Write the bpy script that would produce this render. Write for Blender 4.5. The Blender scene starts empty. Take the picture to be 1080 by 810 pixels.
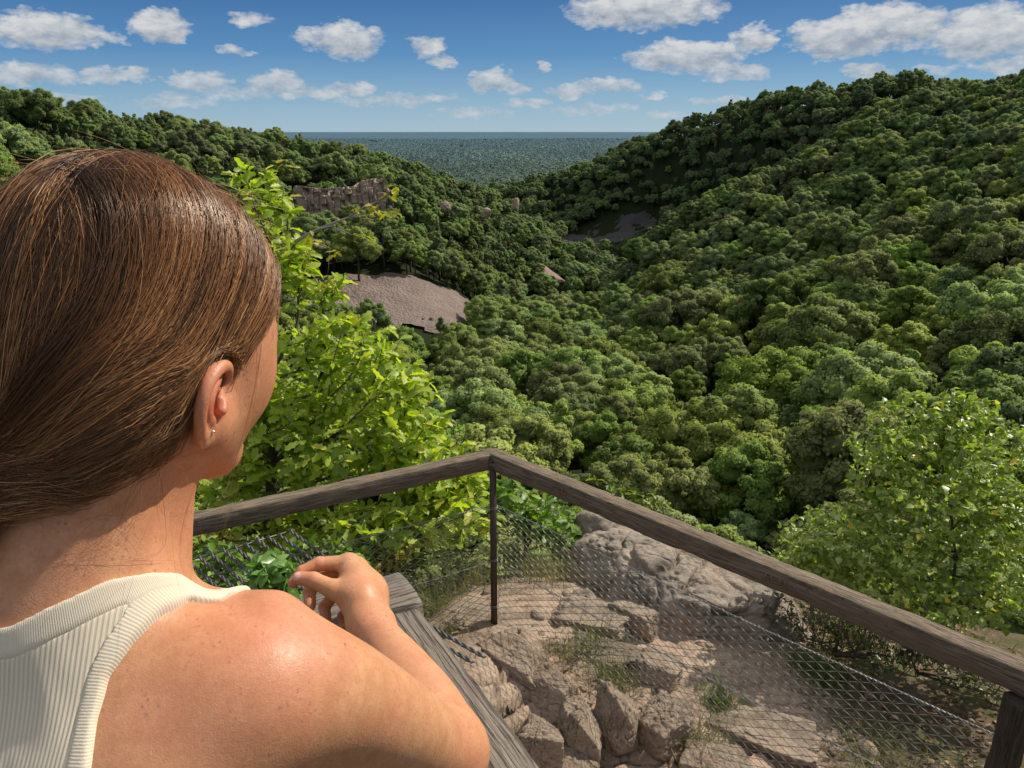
import bpy, math, random
import numpy as np
from mathutils import Vector, Matrix

R = math.radians
rng = np.random.default_rng(7)
scene = bpy.context.scene
COL = scene.collection

# ----------------------------------------------------------------------------
# camera: at the origin, level horizon, pitched down over the valley
# ----------------------------------------------------------------------------
PITCH = R(18.96)
FPX = 780.0
CP, SP = math.cos(PITCH), math.sin(PITCH)
CAMF = np.array([0.0, CP, -SP]); CAMU = np.array([0.0, SP, CP]); CAMR = np.array([1.0, 0, 0])

def ray(px, py):
    """direction through a photo pixel (scaled so that depth along the axis is 1)"""
    return CAMF + CAMR * ((px - 540.0) / FPX) + CAMU * ((405.0 - py) / FPX)

def at_depth(px, py, depth): return ray(px, py) * depth
def at_dist(px, py, d):
    v = ray(px, py); return v * (d / math.hypot(v[0], v[1]))
def at_z(px, py, z):
    v = ray(px, py); return v * (z / v[2])

# ----------------------------------------------------------------------------
# mesh / object helpers
# ----------------------------------------------------------------------------
def make_mesh(name, verts, faces, mats=(), smooth=False, attrs=None, face_mat=None, uv=None):
    """verts (n,3); faces: list of int arrays (m,k) with k fixed in each array"""
    verts = np.asarray(verts, dtype=np.float32)
    if isinstance(faces, np.ndarray): faces = [faces]
    faces = [np.asarray(f, dtype=np.int32) for f in faces if len(f)]
    me = bpy.data.meshes.new(name)
    me.vertices.add(len(verts)); me.vertices.foreach_set('co', verts.ravel())
    loops = np.concatenate([f.ravel() for f in faces])
    sizes = np.concatenate([np.full(len(f), f.shape[1], dtype=np.int32) for f in faces])
    starts = np.concatenate([[0], np.cumsum(sizes)[:-1]]).astype(np.int32)
    me.loops.add(len(loops)); me.loops.foreach_set('vertex_index', loops)
    me.polygons.add(len(sizes)); me.polygons.foreach_set('loop_start', starts)
    me.polygons.foreach_set('loop_total', sizes)
    if smooth is True: me.polygons.foreach_set('use_smooth', np.ones(len(sizes), dtype=bool))
    if face_mat is not None: me.polygons.foreach_set('material_index', np.asarray(face_mat, dtype=np.int32))
    for m in (mats if isinstance(mats, (list, tuple)) else [mats]): me.materials.append(m)
    me.update(calc_edges=True)
    for k, v in (attrs or {}).items():
        v = np.asarray(v, dtype=np.float32)
        if v.ndim == 1:
            a = me.attributes.new(k, 'FLOAT', 'POINT'); a.data.foreach_set('value', v)
        else:
            a = me.attributes.new(k, 'FLOAT_VECTOR', 'POINT'); a.data.foreach_set('vector', v.ravel())
    return me

def link(name, me, parent=None, label=None, cat=None, group=None, kind=None):
    o = bpy.data.objects.new(name, me); COL.objects.link(o)
    if parent is not None: o.parent = parent
    return tag(o, label, cat, group, kind)

def tag(o, label=None, cat=None, group=None, kind=None):
    if label: o['label'] = label
    if cat: o['category'] = cat
    if group: o['group'] = group
    if kind: o['kind'] = kind
    return o

def thing(name, label, cat, loc=(0, 0, 0), group=None):
    o = bpy.data.objects.new(name, None); COL.objects.link(o); o.location = loc
    o.empty_display_size = 0.1
    return tag(o, label, cat, group)

class Geo:
    """collects pieces of geometry that become one mesh"""
    def __init__(s): s.v = []; s.f = {}; s.n = 0; s.a = []
    def add(s, v, f, a=None):
        v = np.asarray(v, dtype=np.float32).reshape(-1, 3)
        if isinstance(f, np.ndarray): f = [f]
        for q in f:
            q = np.asarray(q, dtype=np.int32)
            if len(q): s.f.setdefault(q.shape[1], []).append(q + s.n)
        s.v.append(v); s.n += len(v)
        s.a.append(np.zeros(len(v), dtype=np.float32) if a is None else np.broadcast_to(np.asarray(a, dtype=np.float32), (len(v),)))
    def mesh(s, name, mats, smooth=False, attr='tint'):
        return make_mesh(name, np.concatenate(s.v), [np.concatenate(q) for q in s.f.values()], mats, smooth, {attr: np.concatenate(s.a)})

def norm(v):
    v = np.asarray(v, dtype=float)
    return v / np.maximum(np.linalg.norm(v, axis=-1, keepdims=True), 1e-12)

def tube(pts, rad, n=6, cap=True):
    """tapered tube along a polyline -> verts, [quads, caps]"""
    pts = np.asarray(pts, dtype=float); m = len(pts)
    rad = np.broadcast_to(np.asarray(rad, dtype=float), (m,))
    t = norm(np.gradient(pts, axis=0))
    ref = np.array([0, 0, 1.0]) if abs(t[0][2]) < 0.8 else np.array([1.0, 0, 0])
    a = np.zeros((m, 3)); x = norm(np.cross(t[0], ref))
    for i in range(m):
        x = norm(x - t[i] * np.dot(x, t[i])); a[i] = x
    b = np.cross(t, a)
    th = np.linspace(0, 2 * np.pi, n, endpoint=False)
    v = pts[:, None, :] + rad[:, None, None] * (np.cos(th)[None, :, None] * a[:, None, :] + np.sin(th)[None, :, None] * b[:, None, :])
    i, j = np.meshgrid(np.arange(m - 1), np.arange(n), indexing='ij'); j2 = (j + 1) % n
    q = np.stack([i * n + j, i * n + j2, (i + 1) * n + j2, (i + 1) * n + j], -1).reshape(-1, 4)
    f = [q]
    if cap and n >= 3:
        f.append(np.array([list(range(n))[::-1], [(m - 1) * n + k for k in range(n)]]))
    return v.reshape(-1, 3), f

def fnoise(p, seed=0, octaves=4, scale=1.0, gain=0.5):
    """cheap smooth value noise on numpy points (n,3) -> about -1..1"""
    p = np.asarray(p, dtype=float) * scale
    out = np.zeros(len(p)); amp = 1.0; tot = 0
    for o in range(octaves):
        out += amp * _vnoise(p + 17.3 * o + seed * 3.7, seed + o); tot += amp
        amp *= gain; p = p * 2.03
    return out / tot

def _hash(ix, iy, iz, seed):
    h = (ix * 374761393 + iy * 668265263 + iz * 2147483647 + seed * 1274126177) & 0xFFFFFFFF
    h = ((h ^ (h >> 13)) * 1274126177) & 0xFFFFFFFF
    h = h ^ (h >> 16)
    return (h & 0xFFFFFF) / float(0xFFFFFF) * 2 - 1

def _vnoise(p, seed):
    i = np.floor(p).astype(np.int64); f = p - i
    u = f * f * f * (f * (f * 6 - 15) + 10)
    r = 0
    for dx in (0, 1):
        for dy in (0, 1):
            for dz in (0, 1):
                w = (u[:, 0] if dx else 1 - u[:, 0]) * (u[:, 1] if dy else 1 - u[:, 1]) * (u[:, 2] if dz else 1 - u[:, 2])
                r = r + w * _hash(i[:, 0] + dx, i[:, 1] + dy, i[:, 2] + dz, seed)
    return r

# ----------------------------------------------------------------------------
# node helpers
# ----------------------------------------------------------------------------
def new_mat(name):
    m = bpy.data.materials.new(name); m.use_nodes = True
    nt = m.node_tree
    bsdf = nt.nodes.get('Principled BSDF')
    return m, nt, bsdf

class NT:
    def __init__(s, nt): s.nt = nt
    def n(s, typ, **kw):
        nd = s.nt.nodes.new(typ)
        for k, v in kw.items():
            if k.startswith('i_'):
                nd.inputs[k[2:].replace('_', ' ')].default_value = v
            else: setattr(nd, k, v)
        return nd
    def l(s, a, b): s.nt.links.new(a, b)
    def math(s, op, a, b=None, c=None, clamp=False):
        nd = s.nt.nodes.new('ShaderNodeMath'); nd.operation = op; nd.use_clamp = clamp
        for i, x in enumerate((a, b, c)):
            if x is None: continue
            if isinstance(x, (int, float)): nd.inputs[i].default_value = x
            else: s.l(x, nd.inputs[i])
        return nd.outputs[0]
    def mix(s, fac, a, b, typ='RGBA', blend='MIX'):
        nd = s.nt.nodes.new('ShaderNodeMix'); nd.data_type = typ
        if typ == 'RGBA': nd.blend_type = blend
        ia, ib = (6, 7) if typ == 'RGBA' else (2, 3)
        for x, i in ((fac, 0), (a, ia), (b, ib)):
            if isinstance(x, (int, float)): nd.inputs[i].default_value = x
            elif isinstance(x, (tuple, list)): nd.inputs[i].default_value = tuple(x) + ((1,) if len(x) == 3 else ())
            else: s.l(x, nd.inputs[i])
        return nd.outputs[2 if typ == 'RGBA' else 0]
    def ramp(s, fac, stops, interp='LINEAR'):
        nd = s.nt.nodes.new('ShaderNodeValToRGB'); nd.color_ramp.interpolation = interp
        e = nd.color_ramp.elements
        while len(e) < len(stops): e.new(0.5)
        for k, (p, c) in enumerate(stops):
            e[k].position = p
            e[k].color = (c, c, c, 1) if isinstance(c, (int, float)) else tuple(c) + ((1,) if len(c) == 3 else ())
        s.l(fac, nd.inputs[0]); return nd.outputs[0]
    def noise(s, vec, scale, detail=4, rough=0.55, dist=0.0, out=0):
        nd = s.nt.nodes.new('ShaderNodeTexNoise')
        nd.inputs['Scale'].default_value = scale; nd.inputs['Detail'].default_value = detail
        nd.inputs['Roughness'].default_value = rough; nd.inputs['Distortion'].default_value = dist
        if vec is not None: s.l(vec, nd.inputs['Vector'])
        return nd.outputs[out]
    def voronoi(s, vec, scale, feature='F1', out='Distance', rand=1.0):
        nd = s.nt.nodes.new('ShaderNodeTexVoronoi'); nd.feature = feature
        nd.inputs['Scale'].default_value = scale; nd.inputs['Randomness'].default_value = rand
        if vec is not None: s.l(vec, nd.inputs['Vector'])
        return nd.outputs[out]
    def bump(s, height, strength=0.3, dist=0.01, normal=None):
        nd = s.nt.nodes.new('ShaderNodeBump'); nd.inputs['Strength'].default_value = strength
        nd.inputs['Distance'].default_value = dist; s.l(height, nd.inputs['Height'])
        if normal is not None: s.l(normal, nd.inputs['Normal'])
        return nd.outputs[0]
    def geo(s, out='Position'): return s.nt.nodes.new('ShaderNodeNewGeometry').outputs[out]
    def coord(s, out='Object'): return s.nt.nodes.new('ShaderNodeTexCoord').outputs[out]
    def attr(s, name, out='Fac'):
        nd = s.nt.nodes.new('ShaderNodeAttribute'); nd.attribute_name = name; return nd.outputs[out]
    def mapping(s, vec, scale=(1, 1, 1), rot=(0, 0, 0), loc=(0, 0, 0)):
        nd = s.nt.nodes.new('ShaderNodeMapping'); s.l(vec, nd.inputs[0])
        nd.inputs['Scale'].default_value = scale; nd.inputs['Rotation'].default_value = rot; nd.inputs['Location'].default_value = loc
        return nd.outputs[0]

# ----------------------------------------------------------------------------
# implicit surfaces: signed distance pieces meshed with surface nets
# ----------------------------------------------------------------------------
def smin(a, b, k):
    if k <= 0: return np.minimum(a, b)
    h = np.maximum(k - np.abs(a - b), 0) / k
    return np.minimum(a, b) - h * h * k * 0.25
def smax(a, b, k): return -smin(-a, -b, k)

class Prim:
    def __init__(s, fn, lo, hi, k=0.01, op='add'): s.fn, s.lo, s.hi, s.k, s.op = fn, np.array(lo, float), np.array(hi, float), k, op

def cone(a, b, ra, rb, k=0.01, op='add'):
    a = np.array(a, float); b = np.array(b, float); ba = b - a; l2 = float(ba @ ba)
    def fn(X, Y, Z):
        px, py, pz = X - a[0], Y - a[1], Z - a[2]
        h = np.clip((px * ba[0] + py * ba[1] + pz * ba[2]) / l2, 0, 1)
        return np.sqrt((px - ba[0] * h) ** 2 + (py - ba[1] * h) ** 2 + (pz - ba[2] * h) ** 2) - (ra + (rb - ra) * h)
    r = max(ra, rb)
    return Prim(fn, np.minimum(a, b) - r, np.maximum(a, b) + r, k, op)

def ell(c, rad, axes=None, k=0.01, op='add'):
    c = np.array(c, float); rad = np.array(rad, float); A = np.eye(3) if axes is None else np.array(axes, float)
    def fn(X, Y, Z):
        px, py, pz = X - c[0], Y - c[1], Z - c[2]
        q = [(px * A[i][0] + py * A[i][1] + pz * A[i][2]) for i in range(3)]
        k0 = np.sqrt(sum((q[i] / rad[i]) ** 2 for i in range(3)))
        k1 = np.sqrt(sum((q[i] / rad[i] ** 2) ** 2 for i in range(3)))
        return k0 * (k0 - 1.0) / np.maximum(k1, 1e-6)
    e = np.abs(A.T) @ rad
    return Prim(fn, c - e, c + e, k, op)

BIG = 0.06
def field(prims, xs, ys, zs):
    F = np.full((len(xs), len(ys), len(zs)), BIG, dtype=np.float32)
    for p in prims:
        m = p.k + 0.03
        sl = []
        for ax, lo, hi in ((xs, p.lo[0], p.hi[0]), (ys, p.lo[1], p.hi[1]), (zs, p.lo[2], p.hi[2])):
            i0, i1 = np.searchsorted(ax, lo - m), np.searchsorted(ax, hi + m); sl.append(slice(i0, i1))
        if any(s.stop <= s.start for s in sl): continue
        X = xs[sl[0]].astype(np.float32)[:, None, None]; Y = ys[sl[1]].astype(np.float32)[None, :, None]; Z = zs[sl[2]].astype(np.float32)[None, None, :]
        d = p.fn(X, Y, Z).astype(np.float32)
        sub = F[sl[0], sl[1], sl[2]]
        F[sl[0], sl[1], sl[2]] = smin(sub, d, p.k) if p.op == 'add' else smax(sub, -d, p.k)
    return F

def field_pts(prims, P):
    """the same field at loose points (n,3)"""
    X, Y, Z = P[:, 0], P[:, 1], P[:, 2]
    F = np.full(len(P), BIG)
    for p in prims:
        m = p.k + 0.03
        s = np.all((P > p.lo - m) & (P < p.hi + m), axis=1)
        if not s.any(): continue
        d = p.fn(X[s], Y[s], Z[s])
        F[s] = smin(F[s], d, p.k) if p.op == 'add' else smax(F[s], -d, p.k)
    return F

def grad_pts(f, P, e=0.0015):
    g = np.zeros_like(P)
    for k in ((1, -1, -1), (-1, -1, 1), (-1, 1, -1), (1, 1, 1)):
        k = np.array(k, float); g += k * f(P + k * e)[:, None]
    return norm(g)

def surfnet(F, xs, ys, zs):
    """naive surface nets on a rectilinear grid -> verts, quads"""
    S = F < 0
    c = np.zeros(tuple(n - 1 for n in S.shape), dtype=np.uint8)
    for dx in (0, 1):
        for dy in (0, 1):
            for dz in (0, 1):
                c += S[dx:S.shape[0] - 1 + dx, dy:S.shape[1] - 1 + dy, dz:S.shape[2] - 1 + dz]
    act = np.argwhere((c > 0) & (c < 8))
    idx = np.full(c.shape, -1, dtype=np.int32); idx[act[:, 0], act[:, 1], act[:, 2]] = np.arange(len(act))
    acc = np.zeros((len(act), 3)); cnt = np.zeros(len(act))
    corners = [(a, b, d) for a in (0, 1) for b in (0, 1) for d in (0, 1)]
    val = {q: F[act[:, 0] + q[0], act[:, 1] + q[1], act[:, 2] + q[2]].astype(float) for q in corners}
    for q in corners:
        for ax in range(3):
            if q[ax]: continue
            q2 = list(q); q2[ax] = 1; q2 = tuple(q2)
            v0, v1 = val[q], val[q2]; cr = (v0 < 0) != (v1 < 0)
            t = np.where(cr, v0 / np.where(cr, v0 - v1, 1), 0)
            p = np.zeros((len(act), 3)); p[:] = q; p[:, ax] = t
            acc += p * cr[:, None]; cnt += cr
    loc = acc / np.maximum(cnt, 1)[:, None]
    V = np.zeros((len(act), 3))
    for ax, g in enumerate((xs, ys, zs)):
        i = act[:, ax]; V[:, ax] = g[i] + loc[:, ax] * (g[i + 1] - g[i])
    quads = []
    for ax in range(3):
        b, d = (ax + 1) % 3, (ax + 2) % 3
        s0 = [slice(None)] * 3; s1 = [slice(None)] * 3
        s0[ax] = slice(0, -1); s1[ax] = slice(1, None)
        A0, A1 = S[tuple(s0)], S[tuple(s1)]
        e = np.argwhere(A0 != A1)
        e = e[(e[:, b] > 0) & (e[:, d] > 0) & (e[:, b] < S.shape[b] - 1) & (e[:, d] < S.shape[d] - 1)]
        if not len(e): continue
        ins = A0[e[:, 0], e[:, 1], e[:, 2]]
        def cell(ob, od):
            q = e.copy(); q[:, b] += ob; q[:, d] += od
            return idx[q[:, 0], q[:, 1], q[:, 2]]
        Q = np.stack([cell(-1, -1), cell(0, -1), cell(0, 0), cell(-1, 0)], -1)
        Q[~ins] = Q[~ins][:, ::-1]
        quads.append(Q)
    Q = np.concatenate(quads)
    return V, Q[(Q >= 0).all(axis=1)]

def axis(*segs):
    """axis((lo,hi,step),...) joined non-uniform coordinates"""
    out = []
    for lo, hi, st in segs:
        n = max(2, int(round((hi - lo) / st)) + 1); g = np.linspace(lo, hi, n)
        out.append(g if not out else g[1:])
    return np.concatenate(out)
# ----------------------------------------------------------------------------
# the woman: signed distance pieces (metres, camera eye at the origin)
# ----------------------------------------------------------------------------
HS = 0.91
HC = np.array([-.260, .505, -.1325])                      # middle of the skull
_yaw, _pit = R(16), R(18)
_f0 = np.array([math.sin(_yaw), math.cos(_yaw), 0.0]); _z = np.array([0, 0, 1.0])
HF = _f0 * math.cos(_pit) - _z * math.sin(_pit)           # where the face looks
HU = _z * math.cos(_pit) + _f0 * math.sin(_pit)
HR = np.cross(HF, HU)                                     # her right
HAX = np.stack([HR, HF, HU])
def hp(a, b, c): return HC + (HR * a + HF * b + HU * c) * HS     # head local -> world

def chain(pts, radii, k=.02, sub=5, blend=.004):
    """a limb: a smooth spline of round cones with one continuous taper"""
    pts = np.asarray(pts, float); radii = np.asarray(radii, float); n = len(pts)
    A = np.concatenate([np.c_[pts, radii][:1] * 2 - np.c_[pts, radii][1:2], np.c_[pts, radii], np.c_[pts, radii][-1:] * 2 - np.c_[pts, radii][-2:-1]])
    Q = []
    for i in range(1, n):
        p0, p1, p2, p3 = A[i - 1], A[i], A[i + 1], A[i + 2]
        for t in np.linspace(0, 1, sub, endpoint=False):
            Q.append(.5 * ((2 * p1) + (-p0 + p2) * t + (2 * p0 - 5 * p1 + 4 * p2 - p3) * t * t + (-p0 + 3 * p1 - 3 * p2 + p3) * t ** 3))
    Q.append(A[n]); Q = np.array(Q)
    segs = [cone(Q[i][:3], Q[i + 1][:3], Q[i][3], Q[i + 1][3]) for i in range(len(Q) - 1)]
    def fn(X, Y, Z):
        d = segs[0].fn(X, Y, Z)
        for q in segs[1:]: d = smin(d, q.fn(X, Y, Z), blend)
        return d
    return Prim(fn, np.min([q.lo for q in segs], axis=0), np.max([q.hi for q in segs], axis=0), k)

def ear_prims(side):
    e0 = hp(side * .0755, -.008, -.049)
    out = HR * side
    back = norm(-HF * math.cos(R(17)) + out * math.sin(R(17)))
    up = norm(HU * math.cos(R(14)) + HF * math.sin(R(14)))
    nrm = np.cross(back, up) * (1 if np.dot(np.cross(back, up), out) > 0 else -1)
    def ep(s, t, w=0.0): return e0 + back * (s * 1.16) + up * (t * .84) + nrm * w
    P = []
    ax = np.stack([back, up, nrm])
    P.append(ell(ep(.010, .003, -.002), (.0165, .0275, .0042), ax, .004))          # the plate of the ear
    P.append(ell(ep(.004, -.024, -.0005), (.0082, .0105, .0042), ax, .006))        # lobe
    P.append(ell(ep(.004, -.003, -.010), (.013, .020, .013), ax, .006))            # root on the skull
    P.append(ell(ep(.0050, -.0015, .0050), (.0092, .0118, .0085), ax, .003, 'sub'))  # concha
    hx = [(-.004, .004, .000), (-.0075, .014, .001), (-.005, .0235, .002), (.002, .0295, .003), (.011, .0305, .0035), (.0195, .026, .0035),
          (.0248, .017, .003), (.0262, .007, .003), (.0245, -.004, .0025), (.0205, -.0135, .002), (.0145, -.0205, .001), (.009, -.0265, .0)]
    rr = [.0028, .0034, .0040, .0045, .0048, .0048, .0046, .0044, .0042, .0040, .0038, .0040]
    P.append(chain([ep(*q) for q in hx], rr, .0028, 4, 0))
    ah = [(.005, .020, .000), (.0125, .013, .0022), (.0155, .003, .003), (.0135, -.007, .0028), (.0085, -.0125, .002)]
    P.append(chain([ep(*q) for q in ah], [.0027, .0029, .003, .003, .0028], .0040, 4, 0))
    P.append(cone(ep(-.0045, -.001, .003), ep(-.0015, -.0065, .0052), .0040, .0036, .004))    # tragus
    P.append(cone(ep(.0065, -.0135, .002), ep(.0035, -.0145, .002), .0032, .0030, .003))      # antitragus
    return P, ep

EARR, EPR = ear_prims(1)
EARL, EPL = ear_prims(-1)

def hell(c, rad, k, op='add'): return ell(hp(*c), np.array(rad) * HS, HAX, k, op)
def hcone(a, b, ra, rb, k): return cone(hp(*a), hp(*b), ra * HS, rb * HS, k)
def head_prims():
    P = [hell((0, -.014, .030), (.0740, .0950, .0860), .02),
         hell((0, .036, -.030), (.0640, .0560, .0760), .03),
         hell((0, -.050, -.020), (.058, .045, .060), .03)]
    for s in (-1, 1):
        P.append(hcone((s * .056, .004, -.066), (s * .024, .068, -.098), .020, .018, .03))
        P.append(hell((s * .049, .054, -.034), (.026, .030, .032), .03))
        P.append(hell((s * .053, .042, .010), (.020, .028, .036), .03))
        P.append(hell((s * .033, .090, .004), (.016, .012, .011), .014, 'sub'))
        P.append(hell((s * .033, .076, .003), (.0130, .0130, .0125), .004))
    P.append(hcone((-.012, .074, -.100), (.012, .074, -.100), .0185, .0185, .02))
    P.append(hell((0, .076, .022), (.046, .014, .012), .03))
    P.append(hcone((0, .084, .004), (0, .100, -.032), .008, .0105, .012))
    P.append(hcone((-.012, .090, -.036), (.012, .090, -.036), .007, .007, .008))
    P.append(hell((0, .086, -.059), (.022, .010, .0052), .006))
    P.append(hell((0, .084, -.069), (.019, .010, .006), .006))
    return P

# torso frame: she leans forward on the rail, so the spine tips forward
HIP = np.array([-.315, .19, -.90]); NK = np.array([-.300, .405, -.320])
TU = norm(NK - HIP); TR = norm(np.array([.995, .06, .02])); TR = norm(TR - TU * (TR @ TU)); TF = np.cross(TU, TR)
TAX = np.stack([TR, TF, TU])
def tp(a, b, c): return NK + TR * a + TF * b + TU * c

SH_R = np.array([-.158, .400, -.360]); EL_R = np.array([-.058, .548, -.557]); WR_R = np.array([-.168, .730, -.545])
SH_L = np.array([-.452, .405, -.364]); EL_L = np.array([-.520, .535, -.570]); WR_L = np.array([-.500, .735, -.566])

def torso_prims():
    P = [ell(tp(0, .010, -.190), (.142, .095, .200), TAX, .05),
         ell(tp(0, .000, -.40), (.120, .082, .16), TAX, .06),
         ell(tp(0, .000, -.58), (.160, .105, .15), TAX, .06)]
    for s in (-1, 1):
        P.append(ell(tp(s * .080, -.048, -.120), (.060, .042, .085), TAX, .05))     # shoulder blade
        P.append(ell(tp(s * .075, .085, -.200), (.060, .050, .058), TAX, .04))      # breast
    P.append(cone(SH_L + np.array([.05, 0, -.004]), SH_R - np.array([.045, 0, .004]), .044, .044, .06))
    P.append(cone(np.array([-.300, .418, -.300]), SH_R + np.array([-.030, .0, .006]), .040, .026, .05))     # trapezius
    P.append(cone(np.array([-.300, .418, -.300]), SH_L + np.array([.030, .0, .006]), .040, .026, .05))
    P.append(cone(np.array([-.302, .422, -.335]), hp(0, -.040, -.060), .0580, .0520, .040))                  # neck
    P.append(cone(np.array([-.266, .480, -.345]), hp(.045, -.012, -.075), .010, .013, .03))                  # neck muscle, right
    P.append(cone(np.array([-.294, .480, -.345]), hp(-.045, -.012, -.075), .010, .013, .03))
    P.append(cone(np.array([-.272, .487, -.345]), np.array([-.170, .440, -.322]), .011, .012, .025))         # collar bones
    P.append(cone(np.array([-.318, .487, -.345]), np.array([-.430, .440, -.328]), .011, .012, .025))
    return P

def arm_prims(S, E, W, side):
    d = E - S; f = W - E; o = np.array([side * .004, .006, .004])
    P = [chain([S + np.array([-side * .006, 0, .004]), S + d * .12 + o, S + d * .35 + o, S + d * .6 + o * .6, S + d * .85, E],
               [.0440, .0465, .0430, .0385, .0345, .0320], .045),
         chain([E, E + f * .12, E + f * .30, E + f * .55, E + f * .80, W], [.0325, .0355, .0365, .0315, .0240, .0205], .02)]
    u = np.array([0, 0, 1.0]); l = norm(np.cross(f, u))
    P.append(cone(W - l * .007 - f * .04, W + l * .007 - f * .04, .0185, .0185, .016))
    return P

V3 = lambda *a: np.array(a, float)
HAND_R = dict(
    mcp=[V3(-.205, .807, -.515), V3(-.198, .820, -.529), V3(-.188, .825, -.546), V3(-.178, .822, -.562)],
    pip=[V3(-.240, .798, -.511), V3(-.239, .809, -.534), V3(-.224, .815, -.560), V3(-.207, .815, -.580)],
    dip=[V3(-.2585, .7875, -.5155), V3(-.253, .789, -.545), V3(-.238, .795, -.572), V3(-.217, .799, -.589)],
    tip=[V3(-.267, .7745, -.5225), V3(-.248, .771, -.553), V3(-.232, .778, -.580), V3(-.213, .785, -.592)],
    cmc=V3(-.181, .752, -.531), tm=V3(-.2135, .760, -.5225), ti=V3(-.2395, .7665, -.5135), tt=V3(-.2575, .7695, -.5125))
def mirror_hand(H, W0, W1):
    """the left hand: the right hand mirrored in x and moved to the left wrist"""
    g = lambda p: np.array([-(p[0] - W0[0]) + W1[0], p[1] - W0[1] + W1[1], p[2] - W0[2] + W1[2]])
    return {k: ([g(q) for q in v] if isinstance(v, list) else g(v)) for k, v in H.items()}
HAND_L = mirror_hand(HAND_R, WR_R, WR_L)

def hand_prims(H, W):
    P = []
    rm = [.0125, .0120, .0112, .0102]
    w = [np.array(W) + (H['mcp'][i] - H['mcp'][1]) * .42 for i in range(4)]
    for i in range(4): P.append(cone(w[i], H['mcp'][i], .0155, rm[i], .016))
    c = np.mean(H['mcp'] + [np.array(W)] * 3, axis=0)
    P.append(ell(c, (.026, .032, .020), None, .02))
    rp = [.0093, .0094, .0088, .0078]
    for i in range(4):
        P.append(cone(H['mcp'][i], H['pip'][i], rp[i] * 1.08, rp[i] * .94, .005))
        P.append(cone(H['pip'][i], H['dip'][i], rp[i] * .95, rp[i] * .84, .0025))
        P.append(cone(H['dip'][i], H['tip'][i], rp[i] * .84, rp[i] * .74, .0025))
    P.append(cone(np.array(W) + np.array([-.004, .004, .002]), H['cmc'], .0165, .0160, .015))
    P.append(cone(H['cmc'], H['tm'], .0160, .0118, .012))
    P.append(cone(H['cmc'], H['mcp'][0] + (H['cmc'] - H['mcp'][0]) * .35, .0130, .0095, .02))     # web of the thumb
    P.append(cone(H['tm'], H['ti'], .0112, .0096, .004))
    P.append(cone(H['ti'], H['tt'], .0097, .0082, .003))
    return P

HEADP = head_prims(); TORSOP = torso_prims()
BODY = TORSOP + HEADP + arm_prims(SH_R, EL_R, WR_R, 1) + arm_prims(SH_L, EL_L, WR_L, -1)
BODY_FULL = BODY + hand_prims(HAND_R, WR_R) + hand_prims(HAND_L, WR_L) + EARR + EARL
# ----------------------------------------------------------------------------
# the woman: materials, skin mesh, clothes, hair
# ----------------------------------------------------------------------------
def rbf_fit(pts, vals):
    pts = np.asarray(pts, float); n = len(pts)
    K = np.linalg.norm(pts[:, None] - pts[None], axis=-1)
    A = np.zeros((n + 4, n + 4)); A[:n, :n] = K - np.eye(n) * 1e-4
    A[:n, n] = 1; A[:n, n + 1:] = pts; A[n:, :n] = A[:n, n:].T
    w = np.linalg.solve(A, np.concatenate([vals, np.zeros(4)]))
    def g(P):
        out = np.empty(len(P))
        for i in range(0, len(P), 200000):
            Q = P[i:i + 200000]
            d = np.sqrt(np.maximum((Q ** 2).sum(1)[:, None] + (pts ** 2).sum(1)[None] - 2 * Q @ pts.T, 0))
            out[i:i + 200000] = d @ w[:n] + w[n] + Q @ w[n + 1:]
        return out
    return g

def mat_skin():
    m, nt, b = new_mat('skin'); N = NT(nt)
    P = N.geo()
    red = N.attr('red'); nail = N.attr('nail')
    n1 = N.noise(P, 55, 5, .6); n2 = N.noise(P, 330, 4, .65); n3 = N.noise(P, 14, 3)
    base = N.mix(N.ramp(n1, [(.3, 0.0), (.7, 1.0)]), (.52, .240, .106), (.685, .360, .184))
    base = N.mix(N.math('MULTIPLY', N.ramp(n3, [(.42, 0), (.66, 1)]), .45), base, (.62, .235, .130))
    base = N.mix(N.math('MULTIPLY', red, .75, clamp=True), base, (.58, .135, .080))
    # freckles and a few moles
    wp = N.nt.nodes.new('ShaderNodeVectorMath'); wp.operation = 'ADD'
    N.l(P, wp.inputs[0]); nz = N.nt.nodes.new('ShaderNodeVectorMath'); nz.operation = 'SCALE'; nz.inputs[3].default_value = .004
    N.l(N.noise(P, 160, 2, out=1), nz.inputs[0]); N.l(nz.outputs[0], wp.inputs[1])
    fr = N.voronoi(wp.outputs[0], 190); frm = N.math('MULTIPLY', N.ramp(fr, [(.12, 1), (.30, 0)]), N.ramp(n1, [(.45, 0), (.60, .65)]))
    base = N.mix(frm, base, (.33, .13, .060))
    mo = N.voronoi(wp.outputs[0], 24); base = N.mix(N.ramp(mo, [(.035, .9), (.065, 0)]), base, (.13, .045, .025))
    base = N.mix(N.math('MULTIPLY', N.ramp(n2, [(.35, 0), (.7, 1)]), .30), base, (.34, .14, .085))
    base = N.mix(nail, base, (.70, .42, .35))
    N.l(base, b.inputs['Base Color'])
    N.l(N.mix(nail, N.math('ADD', N.math('MULTIPLY', n2, .30), .32), .22, 'FLOAT'), b.inputs['Roughness'])
    b.inputs['Specular IOR Level'].default_value = .42
    b.inputs['Subsurface Weight'].default_value = .22; b.inputs['Subsurface Scale'].default_value = .006
    b.inputs['Subsurface Radius'].default_value = (1.0, .35, .2)
    v = N.voronoi(P, 900); h = N.math('ADD', N.math('MULTIPLY', v, .5), N.math('MULTIPLY', n2, 1.2))
    h = N.math('MULTIPLY', h, N.math('SUBTRACT', 1.0, nail))
    N.l(N.bump(h, .22, .0010), b.inputs['Normal'])
    return m

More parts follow.
